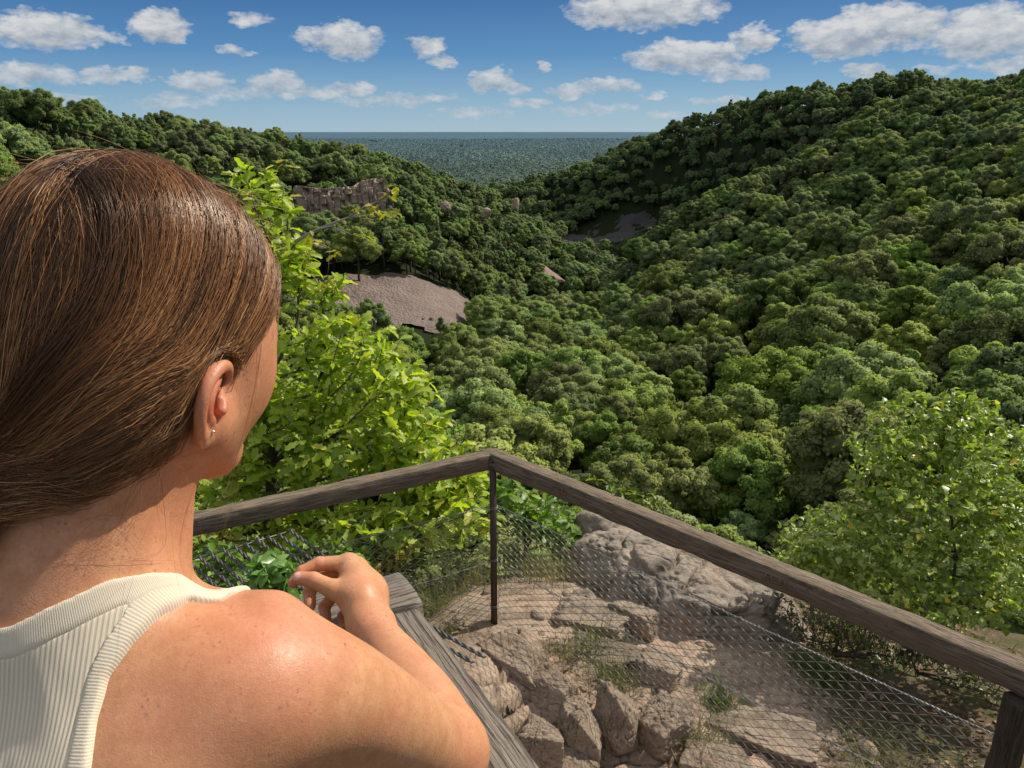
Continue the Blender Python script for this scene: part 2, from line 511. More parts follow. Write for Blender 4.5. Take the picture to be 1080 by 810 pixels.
def mat_cloth():
    m, nt, b = new_mat('ribbed_cotton'); N = NT(nt)
    rib = N.attr('rib'); stitch = N.attr('stitch'); band = N.attr('band'); P = N.geo()
    r = N.math('SINE', N.math('MULTIPLY', rib, 2 * math.pi / .0026)); r = N.ramp(N.math('MULTIPLY_ADD', r, .5, .5), [(.15, 0), (.75, 1)])
    st = N.math('SINE', N.math('MULTIPLY_ADD', stitch, 2 * math.pi / .0017, N.math('MULTIPLY', N.noise(P, 900, 2), 3.0)))
    st = N.math('MULTIPLY_ADD', st, .5, .5)
    h = N.mix(band, r, N.math('MULTIPLY', st, .55), 'FLOAT')
    weave = N.noise(P, 1500, 2)
    col = N.mix(N.mix(band, h, .75, 'FLOAT'), (.60, .50, .355), (.78, .675, .505))
    col = N.mix(N.math('MULTIPLY', N.noise(P, 18, 3), .35), col, (.60, .53, .43))
    N.l(col, b.inputs['Base Color']); b.inputs['Roughness'].default_value = .9; b.inputs['Specular IOR Level'].default_value = .15
    b.inputs['Sheen Weight'].default_value = .25
    N.l(N.bump(N.math('ADD', h, N.math('MULTIPLY', weave, .5)), .34, .0008), b.inputs['Normal'])
    return m

def mat_hair():
    m, nt, b = new_mat('hair'); N = NT(nt)
    t = N.attr('tint')
    col = N.ramp(t, [(0, (.036, .015, .007)), (.35, (.150, .062, .023)), (.65, (.38, .165, .058)), (.85, (.60, .30, .115)), (1, (.76, .48, .23))])
    N.l(col, b.inputs['Base Color'])
    b.inputs['Roughness'].default_value = .37; b.inputs['Specular IOR Level'].default_value = .8
    b.inputs['Specular Tint'].default_value = (1.0, .86, .72, 1)
    return m

def simple_mat(name, col, rough=.6, metal=0.0, spec=.5):
    m, nt, b = new_mat(name); b.inputs['Base Color'].default_value = tuple(col) + (1,)
    b.inputs['Roughness'].default_value = rough; b.inputs['Metallic'].default_value = metal; b.inputs['Specular IOR Level'].default_value = spec
    return m

def patch(prims, box, step, keep_in=None, drop=(), grow=0.0):
    lo, hi = np.array(box[0]), np.array(box[1])
    g = [np.arange(lo[i] - 2 * step, hi[i] + 2 * step, step) for i in range(3)]
    V, Q = surfnet(field(prims, *g), *g)
    c = V[Q].mean(1); k = np.all((c > lo) & (c < hi), axis=1)
    return compact(V, Q[k])

def compact(V, Q):
    u, inv = np.unique(Q.ravel(), return_inverse=True)
    return V[u], inv.reshape(Q.shape)

def inside(P, box, m=0.0): return np.all((P > np.array(box[0]) + m) & (P < np.array(box[1]) - m), axis=1)

def build_person():
    skin = mat_skin()
    xs = axis((-.60, -.285, .0026), (-.285, -.152, .0015), (-.152, .03, .0026)); ys = axis((.05, .27, .006), (.27, .735, .0026), (.735, .86, .0015)); zs = axis((-.99, -.615, .006), (-.615, -.485, .0015), (-.485, -.02, .0026))
    V, Q = surfnet(field(BODY_FULL, xs, ys, zs), xs, ys, zs)
    ec = EPR(.010, .002); boxes = [((ec[0] - .026, ec[1] - .030, ec[2] - .036), (ec[0] + .030, ec[1] + .034, ec[2] + .036))]
    c = V[Q].mean(1); k = np.ones(len(Q), bool)
    for bx in boxes: k &= ~inside(c, bx, .0002)
    V, Q = compact(V, Q[k]); VV, QQ, n = [V], [Q], len(V)
    for bx, st in zip(boxes, (.0009, .0013)):
        v, q = patch(BODY_FULL, bx, st); VV.append(v); QQ.append(q + n); n += len(v)
    V = np.concatenate(VV); Q = np.concatenate(QQ)
    nr = grad_pts(lambda p: field_pts(BODY_FULL, p), V, .0011)
    # redness: ear, knuckles and finger tips, top of the shoulder, cheek
    d = lambda p, r: np.exp(-(np.linalg.norm(V - np.array(p), axis=1) / r) ** 2)
    red = 1.0 * d(EPR(.012, .006), .026) + .5 * d((-.172, .400, -.318), .055) + .45 * d(hp(.05, .06, -.03), .035)
    for f in ('tip', 'dip', 'pip'):
        for q in HAND_R[f]: red = red + .40 * d(q, .012)
    red = red + .35 * d(HAND_R['tt'], .012) + .15 * d(EL_R, .05)
    red = np.clip(red, 0, 1)
    nail = np.zeros(len(V))
    ax = norm(HAND_R['tt'] - HAND_R['ti']); vd = norm(-HAND_R['tt']); nn = norm(vd - ax * (vd @ ax) + np.array([.15, 0, .45])); nn = norm(nn - ax * (nn @ ax))
    nc = HAND_R['tt'] + ax * .001 + nn * .0075; lat = np.cross(ax, nn)
    q = V - nc; s = np.sqrt((q @ ax / .0065) ** 2 + (q @ lat / .0055) ** 2 + (q @ nn / .005) ** 2)
    nail = np.clip((1.0 - s) * 6, 0, 1)
    me = make_mesh('person', V, Q, skin, True, {'red': red, 'nail': nail})
    me.normals_split_custom_set_from_vertices(nr.astype(np.float32))
    body = link('person', me, None, 'brown-haired woman in a cream ribbed tank top leaning her forearm on the inner rail', 'person')
    build_top(body)
    build_hair(body)
    build_lower(body)
    # small bright ear stud
    p = EPR(.0035, -.0235, .0052); G = Geo()
    for o, r in (((0, 0, 0), .0013), ((.0014, 0, -.0014), .0009)):
        v, f = ball(p + EPR(*o) - EPR(0, 0, 0), r); G.add(v, f)
    link('earring', G.mesh('earring', simple_mat('silver', (.9, .9, .9), .12, 1.0), True), body)
    return body

def ball(c, r, nu=8, nv=6):
    th = np.linspace(0, 2 * np.pi, nu, endpoint=False); ph = np.linspace(0, np.pi, nv + 1)[1:-1]
    v = [[0, 0, 1]] + [[math.sin(p) * math.cos(t), math.sin(p) * math.sin(t), math.cos(p)] for p in ph for t in th] + [[0, 0, -1]]
    v = np.array(v) * np.asarray(r) + np.asarray(c); m = len(ph); q = []; t3 = []
    for j in range(nu):
        k = (j + 1) % nu; t3.append([0, 1 + j, 1 + k]); t3.append([1 + (m - 1) * nu + k, 1 + (m - 1) * nu + j, 1 + m * nu])
        for i in range(m - 1): q.append([1 + i * nu + j, 1 + (i + 1) * nu + j, 1 + (i + 1) * nu + k, 1 + i * nu + k])
    return v, [np.array(t3), np.array(q)]

# neckline and armhole: curves that lie on her shoulders, measured on the body
ARM_PTS = [[-0.1976, 0.4378, -0.3071], [-0.2129, 0.4153, -0.2943], [-0.2217, 0.3943, -0.2907], [-0.231, 0.3745, -0.2966], [-0.2395, 0.3589, -0.308], [-0.2399, 0.3417, -0.3235], [-0.2358, 0.3228, -0.3383]]
NECK_PTS = [[-0.2978, 0.3593, -0.2779], [-0.2891, 0.3616, -0.2744], [-0.2706, 0.3703, -0.267], [-0.2478, 0.3887, -0.2618], [-0.2326, 0.4071, -0.2692], [-0.2246, 0.4253, -0.2813], [-0.2244, 0.4704, -0.3193]]
def build_top(body):
    cm = mat_cloth()
    sag = NK[0] + .002
    mir = lambda p: np.array([2 * sag - p[0], p[1] + .004, p[2] - .003])
    neck = [V3(*p) for p in NECK_PTS]; arm = [V3(*p) for p in ARM_PTS]
    nz = neck + [mir(p) for p in neck] + [V3(-.205, .445, -.315), V3(-.225, .480, -.375), V3(-.262, .500, -.430), V3(-.302, .503, -.445)]
    nz += [mir(p) for p in nz[-4:-1]]
    pts = nz + [V3(-.30, .425, -.26), V3(-.29, .46, -.30), V3(-.30, .47, -.36), V3(-.22, .355, -.325), V3(-.30, .30, -.36), V3(-.38, .355, -.325), V3(-.16, .39, -.31), V3(-.30, .47, -.55), V3(-.30, .3, -.6), V3(-.44, .4, -.31), V3(-.19, .47, -.50), V3(-.41, .47, -.50)]
    val = [0] * len(nz) + [-.075, -.07, -.055, .055, .075, .055, .055, .10, .25, .055, .12, .12]
    g_neck = rbf_fit(pts, val)
    def armfit(side):
        f = (lambda p: p) if side > 0 else mir
        z = [f(p) for p in arm] + [f(V3(*p)) for p in ((-.234, .312, -.370), (-.226, .318, -.420), (-.200, .350, -.475), (-.180, .400, -.500), (-.185, .450, -.470), (-.192, .470, -.410), (-.186, .450, -.340), (-.176, .420, -.290))]
        p = z + [f(V3(*q)) for q in ((-.11, .47, -.45), (-.06, .55, -.55), (-.155, .400, -.34), (-.16, .40, -.40), (-.10, .45, -.42), (-.30, .40, -.42), (-.30, .30, -.34), (-.30, .48, -.46), (-.26, .40, -.30), (-.30, .4, -.60), (-.2, .4, -.62))]
        return rbf_fit(p, [0] * len(z) + [-.13, -.23, -.065, -.06, -.15, .12, .065, .09, .06, .17, .11])
    g_ar, g_al = armfit(1), armfit(-1)
    base = BODY
    xs = axis((-.47, -.13, .0018)); ys = axis((.05, .27, .005), (.27, .53, .0018)); zs = axis((-.93, -.48, .006), (-.48, -.22, .0018))
    F = field(base, xs, ys, zs)
    near = np.argwhere(np.abs(F) < .012); P = np.stack([xs[near[:, 0]], ys[near[:, 1]], zs[near[:, 2]]], -1)
    gn = g_neck(P); ga = np.minimum(g_ar(P), g_al(P))
    edge = np.minimum(gn, ga)
    wr = fnoise(P * [1.6, 1, .45], 5, 2, 34) * .0016 * np.clip(edge / .03, 0, 1)       # soft folds
    d = F[near[:, 0], near[:, 1], near[:, 2]]
    def shell(off, region):
        G = np.full(F.shape, .03, np.float32)
        G[near[:, 0], near[:, 1], near[:, 2]] = smax(smax(d - off, -region, .0025), -(d + .004), .001)
        return surfnet(G, xs, ys, zs)
    V, Q = shell(.0030 + wr, np.minimum(gn - .0105, ga - .0105))
    def attrs(V, band):
        a = g_neck(V); r, l = g_ar(V), g_al(V)
        rib = (V - NK) @ TR + .10 * ((V - NK) @ TU) * np.sign((V - NK) @ TR) * 0
        # seams: distance along the trimmed edge
        s_n = np.arctan2(V[:, 0] - sag, V[:, 1] - .43) * .10
        s_a = np.arctan2(V[:, 1] - .40, V[:, 2] + .38) * .085
        st = np.where(a < np.minimum(r, l), s_n, s_a)
        return {'rib': rib, 'stitch': st, 'band': np.full(len(V), band)}
    def normals(me, V, f):
        pass
    o = link('tank_top', make_mesh('tank_top', V, Q, cm, True, attrs(V, 0.0)), body)
    V, Q = shell(.0038, np.minimum(edge, .0130 - edge))
    link('binding', make_mesh('binding', V, Q, cm, True, attrs(V, 1.0)), o)
    return o

# ------------------------------------------------------------------ hair
def hairp():
    return [hell((0, -.012, .031), (.0800, .1035, .0960), .01), hell((0, .026, .026), (.0705, .076, .080), .02),
            hell((.002, -.052, -.050), (.066, .058, .060), .05), hell((-.012, -.080, -.105), (.030, .030, .034), .04)]

def build_hair(body):
    HP = hairp(); f = lambda p: field_pts(HP, p)
    r = np.random.default_rng(11)
    B = np.array([-.030, -.112, -.118])
    roots, mids, ends, lift, tint, slen, locki = [], [], [], [], [], [], []
    def lock(p0, m, e, n, spread, lf, tn, end=1.0, dark=0):
        k = len(roots)
        for _ in range(n):
            roots.append(p0 + r.normal(0, 1, 3) * spread * np.array([.5, 1, .7])); mids.append(m + r.normal(0, spread * .9, 3))
            ends.append(e + r.normal(0, .0055, 3)); lift.append(lf + r.normal(0, .0009) + (r.random() < .02) * r.uniform(0, .005)); tint.append(np.clip(tn + r.normal(0, .085), 0, 1)); slen.append(end * r.uniform(.97, 1.0))
    def tn(): 
        v = r.random(); return r.uniform(.15, .50) if v < .55 else (r.uniform(.5, .78) if v < .90 else r.uniform(.78, .95))
    for side in (1, -1):
        nl = 330 if side > 0 else 150
        for i in range(nl):                              # from the parting down the side and back
            b = r.uniform(-.085, .088); w = (b + .085) / .173
            part = .032 * np.clip((b + .07) / .10, 0, 1); p0 = np.array([part + side * r.uniform(.000, .008), b, .115 - (b / .11) ** 2 * .045])
            m = np.array([side * (.095 + .045 * w), b * .88 + .004 * w - .025 * (1 - w) + r.normal(0, .009), .026 + .008 * (1 - w) + r.normal(0, .012)])
            lf = r.normal(0, .0030) + .0005 * w
            lock(p0, m, B + np.array([0, 0, r.uniform(-.012, .012)]), 44 if side > 0 else 16, .0046, lf, np.clip(tn() + .16 * (w - .45), 0, 1))
        nl = 130 if side > 0 else 60
        for i in range(nl):                              # temple and above the ear
            w = r.random()
            p0 = np.array([side * (.060 + .013 * w), .066 - .060 * w, .040 - .058 * w ** .8])
            m = np.array([side * (.098 - .01 * w), .010 - .07 * w, .040 - .035 * w])
            lock(p0, m, B + np.array([0, 0, r.uniform(-.02, .005)]), 28, .0032, r.uniform(-.006, -.001), tn())
        for i in range(70):                              # nape
            w = r.random()
            p0 = np.array([side * (.071 - .05 * w), -.018 - .055 * w, -.050 - .058 * w])
            m = np.array([side * (.055 - .03 * w), -.085, -.085 - .02 * w])
            lock(p0, m, B + np.array([0, 0, r.uniform(-.025, -.005)]), 14, .003, r.uniform(-.008, -.003), r.uniform(.25, .6))
    for i in range(230):                                 # the back of the head, from the crown down
        s = 1 if r.random() < .55 else -1; b = r.uniform(-.098, -.015); a = r.uniform(0, 1)
        p0 = np.array([s * r.uniform(0, .012), b, .112 - (b / .11) ** 2 * .05])
        m = np.array([s * .105 * a, -.150 + .04 * a, r.uniform(-.03, .06)])
        lock(p0, m, B + np.array([s * .02, 0, r.uniform(-.010, .02)]), 32, .0045, r.uniform(-.0040, .0030), tn())
    for i in range(700):                                 # single stray hairs standing off the surface
        s = 1 if r.random() < .75 else -1; b = r.uniform(-.085, .088)
        p0 = np.array([s * r.uniform(0, .06), b, .112 - (b / .11) ** 2 * .045])
        m = np.array([s * r.uniform(.05, .13), b + r.normal(0, .03), r.normal(.02, .03)])
        lock(p0, m, B + r.normal(0, .03, 3), 1, .004, r.uniform(.002, .009), r.uniform(.3, .8), r.uniform(.35, .9))
    A = [np.array(x) for x in (roots, mids, ends)]; lift = np.array(lift); tint = np.array(tint); slen = np.array(slen)
    n, m = len(lift), 20
    t = np.linspace(0, 1, m)[None, :, None] * slen[:, None, None]
    p = (1 - t) ** 2 * A[0][:, None] + 2 * t * (1 - t) * A[1][:, None] + t ** 2 * A[2][:, None]
    W = HC + (p @ HAX) * HS
    off = lift[:, None] * np.clip(np.minimum(t[..., 0] * 6, 1), .3, 1)
    # gentle waves inside each strand
    ph = r.uniform(0, 6.28, (n, 1)); fr = r.uniform(5, 12, (n, 1)); off = off + .0011 * np.sin(ph + fr * t[..., 0])
    flat = W.reshape(-1, 3); o = off.reshape(-1)
    inner = t.reshape(-1) if t.shape[0] == n else np.tile(t.reshape(-1), n)
    for _ in range(3):
        dd = f(flat); g = grad_pts(f, flat, .002); flat = flat - g * np.clip(dd - o, -.02, .02)[:, None]
    # hair tucked behind and above the ears
    for sd in (1, -1):
        L_ = ((flat - HC) @ HAX.T) / HS; q_ = np.stack([(L_[:, 1] + .017) / .030, (L_[:, 2] + .048) / .039], -1); rr_ = np.linalg.norm(q_, axis=1)
        s_ = (L_[:, 0] * sd > .045) & (rr_ < 1); q2 = norm(q_ + np.array([[-.10, .75]]))
        nb = -.017 + q2[:, 0] * .030; nc_ = -.048 + q2[:, 1] * .039
        flat = flat + np.where(s_[:, None], HF * ((nb - L_[:, 1]) * HS)[:, None] + HU * ((nc_ - L_[:, 2]) * HS)[:, None], 0)
    dd = f(flat); flat = flat - grad_pts(f, flat, .002) * np.clip(dd - o, -.02, .02)[:, None]
    W = flat.reshape(n, m, 3)
    side_v = norm(np.cross(np.gradient(W, axis=1), grad_pts(f, flat, .002).reshape(n, m, 3)))
    W = W + side_v * (.0018 * np.sin(ph * 2.3 + fr * .8 * t[..., 0]))[..., None]
    # the tail: gathered at the nape, falling down her back on the left
    mt = 9; tt = np.linspace(0, 1, mt + 1)[1:][None, :, None]
    e = W[:, -1:]; cen = hp(*B)
    d0 = (e - cen)
    tail = cen + d0 * (1 - .45 * np.sin(np.pi * np.clip(tt * 1.2, 0, 1))) + tt * np.array([-.075, -.050, -.115]) + (tt ** 2) * np.array([.005, -.02, -.12]) + r.normal(0, .009, (n, 1, 3)) * tt
    main = slen > .95
    S = np.concatenate([W, tail], axis=1)
    G = Geo()
    def strands(P, rad, tn):
        n, m = P.shape[:2]
        T = norm(np.gradient(P, axis=1)); N_ = grad_pts(f, P.reshape(-1, 3), .002).reshape(n, m, 3)
        Bt = norm(np.cross(T, N_)); N_ = np.cross(Bt, T)
        taper = np.interp(np.linspace(0, 1, m), [0, .08, .8, 1], [.6, 1, .9, .25])[None, :, None]
        a = [(math.cos(x), math.sin(x)) for x in (R(90), R(210), R(330))]
        v = np.stack([P + (Bt * c + N_ * s) * np.asarray(rad).reshape(-1, 1, 1) * taper for c, s in a], axis=2)
        i = np.arange(n)[:, None, None] * m * 3; j = np.arange(m - 1)[None, :, None] * 3; k = np.arange(3)[None, None, :]; k2 = (k + 1) % 3
        q = np.stack(np.broadcast_arrays(i + j + k, i + j + k2, i + j + 3 + k2, i + j + 3 + k), -1).reshape(-1, 4)
        root = np.interp(np.linspace(0, 1, m), [0, .10, .30, .7, 1], [-.30, -.12, .03, 0, -.05])
        tv = np.clip(np.asarray(tn)[:, None] + root[None, :], 0, 1)
        G.add(v.reshape(-1, 3), q, np.repeat(tv.reshape(-1), 3))
    strands(S[main], r.uniform(.00014, .00026, main.sum()), tint[main])
    strands(W[~main], r.uniform(.00008, .00014, (~main).sum()), tint[~main])
    # loose wisps at the nape and one strand falling in front of the ear
    Ws, ts = [], []
    for i in range(34):
        w = r.random(); p0 = hp((.066 - .08 * w), -.040 - .05 * w, -.078 - .035 * w)
        dirn = norm(np.array([r.normal(-.6, .55), r.normal(-.35, .35), r.normal(-.6, .4)])); L = r.uniform(.02, .085)
        cv = r.normal(0, .016, 3); u = np.linspace(0, 1, 20)[:, None]
        pth = p0 + dirn * L * u + cv * np.sin(u * np.pi * r.uniform(.6, 1.6)) + np.array([0, 0, -.02]) * u ** 2
        Ws.append(pth); ts.append(r.uniform(.25, .75))
    P = np.array(Ws); fl = P.reshape(-1, 3); fb = lambda q: field_pts(BODY, q)
    for _ in range(2):
        dd = fb(fl); g = grad_pts(fb, fl, .002); fl = fl + g * np.maximum(.0022 - dd, 0)[:, None]
    strands(fl.reshape(P.shape), r.uniform(.00007, .00011, len(Ws)), ts)
    Ws = []
    for k in range(5):
        u = np.linspace(0, 1, 20)[:, None]
        a, b, c = hp(.082, .028 + .002 * k, -.004), hp(.086, .026 + .003 * k, -.055), hp(.070 + .002 * k, .012 - .004 * k, -.150 - .006 * k)
        Ws.append((1 - u) ** 2 * a + 2 * u * (1 - u) * b + u ** 2 * c + np.array([.002, 0, 0]) * np.sin(u * 5 + k))
    strands(np.array(Ws), np.full(5, .00012), np.full(5, .6))
    # fuzz along the parting and the hairline
    Ws, ts = [], []
    for i in range(260):
        b = r.uniform(-.06, .095); s = r.choice([-1, 1]); p0 = np.array([s * r.uniform(0, .05), b, .110 - (b / .11) ** 2 * .040]); p0 = hp(*p0)
        u = np.linspace(0, 1, 20)[:, None]; L = r.uniform(.012, .045)
        Ws.append(p0 + (HU * .55 + HR * s * r.uniform(.2, .9) + HF * r.normal(.0, .6)) * L * u + (HF * r.normal(0, .02) - HU * .02) * u ** 2); ts.append(r.uniform(.35, 1))
    P = np.array(Ws); fl = P.reshape(-1, 3)
    fl = fl + grad_pts(f, fl, .002) * np.maximum(.001 - f(fl), 0)[:, None]
    strands(fl.reshape(P.shape), r.uniform(.00011, .00016, len(Ws)), ts)
    # dark scalp layer under the strands
    g = [np.arange(HC[i] - .15, HC[i] + .13, .004) for i in range(3)]
    V, Q = surfnet(field(HP, *g) + .0045, *g)
    L = ((V - HC) @ HAX.T) / HS
    fc = L[Q].mean(1)
    hairline = np.where(fc[:, 1] > -.01, fc[:, 2] > .052 - .9 * (.085 - fc[:, 1]) * (np.abs(fc[:, 0]) > .05) , fc[:, 2] > -.13)
    keep = (fc[:, 1] < .012) & (fc[:, 2] > -.045) | (fc[:, 1] < -.02) | ((fc[:, 2] > .02) & (fc[:, 1] < .06)) | (fc[:, 2] > .062)
    V, Q = compact(V, Q[keep]); G.add(V, Q, .03)
    link('hair', G.mesh('hair', mat_hair(), True), body)

def build_lower(body):
    P = [ell(tp(0, .0, -.60), (.172, .118, .15), TAX, .05)]
    legs = []
    for s in (-1, 1):
        hip = HIP + np.array([s * .085, -.01, -.04]); kn = np.array([-.31 + s * .09, .235, -1.28]); an = np.array([-.31 + s * .095, .13, -1.66])
        P += [chain([hip, (hip + kn) / 2, kn], [.098, .084, .066], .04), chain([kn, (kn + an) / 2, an], [.066, .062, .052], .03)]
        legs.append(an)
    g = [axis((-.55, -.05, .007)), axis((0.0, .45, .007)), axis((-1.70, -.74, .007))]
    F = field(P, *g); F = smax(F, np.broadcast_to((g[2] + .80)[None, None, :], F.shape), .004)
    V, Q = surfnet(F, *g)
    m, nt, b = new_mat('denim'); N = NT(nt)
    N.l(N.mix(N.noise(N.geo(), 300, 3), (.03, .045, .08), (.06, .085, .14)), b.inputs['Base Color']); b.inputs['Roughness'].default_value = .9
    link('trousers', make_mesh('trousers', V, Q, m, True), body)
    sm = simple_mat('shoe_leather', (.05, .045, .04), .6)
    for an in legs:
        q = [chain([an + V3(0, -.02, -.005), an + V3(0, .05, -.02), an + V3(0, .15, -.028)], [.042, .040, .034], .02)]
        g = [axis((an[0] - .07, an[0] + .07, .005)), axis((an[1] - .09, an[1] + .22, .005)), axis((-1.722, an[2] + .05, .005))]
        F = field(q, *g); F = smax(F, np.broadcast_to((-1.717 - g[2])[None, None, :], F.shape), .003)
        V, Q = surfnet(F, *g); link('shoe', make_mesh('shoe', V, Q, sm, True), body)
# ----------------------------------------------------------------------------
# the land: a gorge that opens on to a plain.  Heights come from surveyed
# points: (bearing point, distance) of tree tops 't' or of bare ground 'g'
# ----------------------------------------------------------------------------
TREE_H = 12.5
SURVEY = [
 # left-hand plateau edge and skyline
 (-220, 112, 300, 't'), (-60, 117, 320, 't'), (0, 121, 330, 't'), (60, 124, 335, 't'), (120, 131, 345, 't'), (200, 136, 360, 't'), (260, 149, 390, 't'),
 (320, 157, 420, 't'), (370, 168, 440, 't'), (420, 180, 460, 't'), (480, 198, 480, 't'), (520, 205, 495, 't'), (548, 234, 505, 't'), (572, 258, 500, 't'),
 # the plateau falls away behind that skyline
 (-220, 135, 400, 'g'), (-60, 140, 420, 'g'), (0, 144, 430, 'g'), (60, 147, 435, 'g'), (120, 153, 445, 'g'), (200, 157, 460, 'g'), (260, 162, 480, 'g'), (320, 172, 510, 'g'), (390, 186, 530, 'g'), (450, 204, 560, 'g'),
 # its face towards the gorge
 (250, 165, 345, 't'), (330, 184, 352, 't'), (420, 186, 372, 't'), (330, 240, 322, 't'), (420, 240, 336, 't'), (480, 225, 400, 't'), (530, 250, 440, 't'), (575, 280, 455, 't'),
 (330, 292, 282, 'g'), (400, 289, 284, 'g'), (460, 308, 276, 'g'), (330, 330, 245, 'g'), (400, 330, 250, 'g'), (490, 350, 246, 'g'),
 (460, 258, 335, 't'), (505, 290, 345, 't'), (545, 345, 305, 'g'), (240, 302, 285, 'g'), (180, 315, 285, 'g'), (390, 268, 306, 'g'), (300, 272, 305, 'g'), (570, 278, 450, 'g'), (595, 300, 420, 'g'),
 (200, 220, 300, 't'), (100, 220, 250, 't'), (0, 220, 210, 't'), (0, 320, 160, 't'), (150, 320, 190, 't'), (250, 350, 170, 't'), (-150, 250, 150, 't'), (-150, 400, 80, 't'),
 (300, 400, 150, 't'), (380, 385, 175, 't'), (200, 450, 100, 't'), (50, 450, 90, 't'),
 # floor of the gorge
 (440, 392, 190, 't'), (480, 372, 215, 't'), (530, 350, 260, 't'), (560, 327, 330, 't'), (590, 306, 400, 't'), (604, 288, 450, 't'),
 # far right ridge
 (590, 264, 540, 'g'), (650, 256, 560, 'g'), (640, 238, 600, 'g'), (700, 226, 595, 'g'), (690, 246, 560, 'g'), (600, 248, 600, 'g'),
 (560, 191, 700, 't'), (590, 188, 675, 't'), (630, 180, 645, 't'), (660, 170, 628, 't'), (700, 156, 618, 't'), (740, 143, 596, 't'), (800, 128, 552, 't'), (860, 116, 525, 't'), (920, 109, 490, 't'),
 (600, 220, 640, 't'), (650, 205, 606, 't'), (720, 186, 586, 't'), (780, 160, 550, 't'),
 (1000, 112, 520, 'g'), (1080, 102, 480, 'g'), (1200, 90, 450, 'g'), (1400, 80, 420, 'g'), (920, 122, 590, 'g'), (860, 130, 630, 'g'), (800, 138, 670, 'g'), (740, 160, 690, 'g'), (660, 186, 740, 'g'),
 # gully hidden behind the near right spur
 (930, 163, 475, 't'), (860, 196, 475, 't'), (800, 226, 480, 't'), (740, 262, 490, 't'), (700, 284, 500, 't'),
 # near right spur and its face
 (1000, 99, 430, 't'), (1080, 90, 390, 't'), (1200, 76, 360, 't'), (1400, 40, 320, 't'), (940, 118, 425, 't'), (900, 138, 415, 't'), (860, 155, 410, 't'), (800, 179, 400, 't'), (740, 205, 400, 't'),
 (710, 227, 405, 't'), (690, 250, 412, 't'), (655, 270, 420, 't'), (622, 290, 425, 't'),
 (700, 300, 300, 't'), (640, 330, 300, 't'), (760, 250, 330, 't'), (820, 220, 330, 't'), (900, 200, 325, 't'), (1000, 180, 300, 't'), (1080, 165, 290, 't'), (1250, 160, 250, 't'),
 (1080, 260, 190, 't'), (1250, 300, 150, 't'), (960, 270, 210, 't'), (860, 300, 220, 't'), (760, 330, 220, 't'), (680, 360, 220, 't'), (600, 380, 200, 't'), (560, 400, 170, 't'), (640, 420, 150, 't'),
 (740, 400, 160, 't'), (850, 380, 150, 't'), (950, 360, 150, 't'), (1080, 350, 130, 't'), (1250, 450, 90, 't'), (1080, 430, 92, 't'), (960, 440, 100, 't'), (860, 460, 100, 't'), (760, 480, 95, 't'),
 (680, 480, 100, 't'), (600, 470, 105, 't'), (540, 450, 120, 't'), (500, 420, 150, 't'), (470, 440, 140, 't'), (560, 520, 75, 't'), (650, 545, 64, 't'), (740, 570, 55, 't'), (840, 590, 48, 't'),
 (1000, 560, 55, 't'), (1080, 560, 55, 't'), (480, 530, 75, 't'), (400, 520, 80, 't'), (300, 540, 70, 't'),
]
def build_height():
    P, Z = [], []
    for px, py, d, k in SURVEY:
        q = at_dist(px, py, d); P.append(q[:2]); Z.append(q[2] - (TREE_H if k == 't' else 0))
    for x, y, z in [(0, 10, -8), (6, 9, -8), (-6, 9, -9), (14, 14, -14), (-14, 14, -14), (20, 2, -7), (-20, 2, -6), (0, -5, -3.2), (40, -10, -4), (-40, -10, -2), (0, -80, 2), (100, -80, 2), (-100, -80, 2),
                    (0, 22, -19), (18, 26, -24), (-16, 26, -22), (5, 36, -30),
                    (-420, 420, -14), (-300, 560, -40), (-180, 640, -62), (-60, 700, -72), (-200, 900, -76), (0, 900, -76), (100, 1050, -76), (300, 900, -40), (480, 700, -8), (520, 420, 14), (420, 150, 10), (-420, 150, 0), (500, 950, -50), (-500, 950, -70), (-500, 650, -50)]:
        P.append((x, y)); Z.append(z)
    P = np.array(P); Z = np.array(Z); n = len(P); S = 100.0
    def k(r2): return np.where(r2 > 0, r2 * np.log(np.maximum(r2, 1e-9)), 0)
    Q = P / S
    A = np.zeros((n + 3, n + 3)); A[:n, :n] = k(((Q[:, None] - Q[None]) ** 2).sum(-1)) + np.eye(n) * .004
    A[:n, n] = 1; A[:n, n + 1:] = Q; A[n:, :n] = A[:n, n:].T
    w = np.linalg.solve(A, np.concatenate([Z, np.zeros(3)]))
    def h(x, y):
        x = np.asarray(x, float); y = np.asarray(y, float); sh = x.shape
        q = np.stack([x.ravel(), y.ravel()], -1) / S; out = np.empty(len(q))
        for i in range(0, len(q), 20000):
            c = q[i:i + 20000]; out[i:i + 20000] = k(((c[:, None] - Q[None]) ** 2).sum(-1)) @ w[:n] + w[n] + c @ w[n + 1:]
        d = np.hypot(q[:, 0], q[:, 1]) * S
        t = np.clip((d - 840) / 260, 0, 1); t = t * t * (3 - 2 * t)
        far = -77 + fnoise(np.c_[q, np.zeros(len(q))], 3, 3, .16) * 6
        lat = np.clip((np.abs(q[:, 0] * S) - 480) / 200, 0, 1); out = np.clip(out, -95, 40)
        z = out * (1 - t) + far * t
        z = np.minimum(z, np.where(d > 15, z, -7.5))
        return z.reshape(sh)
    return h
height = build_height()

def poly_in(px, py, poly):
    poly = np.array(poly, float); inside_ = np.zeros(px.shape, bool); j = len(poly) - 1
    for i in range(len(poly)):
        xi, yi, xj, yj = *poly[i], *poly[j]
        c = ((yi > py) != (yj > py)) & (px < (xj - xi) * (py - yi) / (yj - yi + 1e-12) + xi)
        inside_ ^= c; j = i
    return inside_

def project(P):
    d = P @ CAMF; return 540 + FPX * (P @ CAMR) / d, 405 - FPX * (P @ CAMU) / d, d

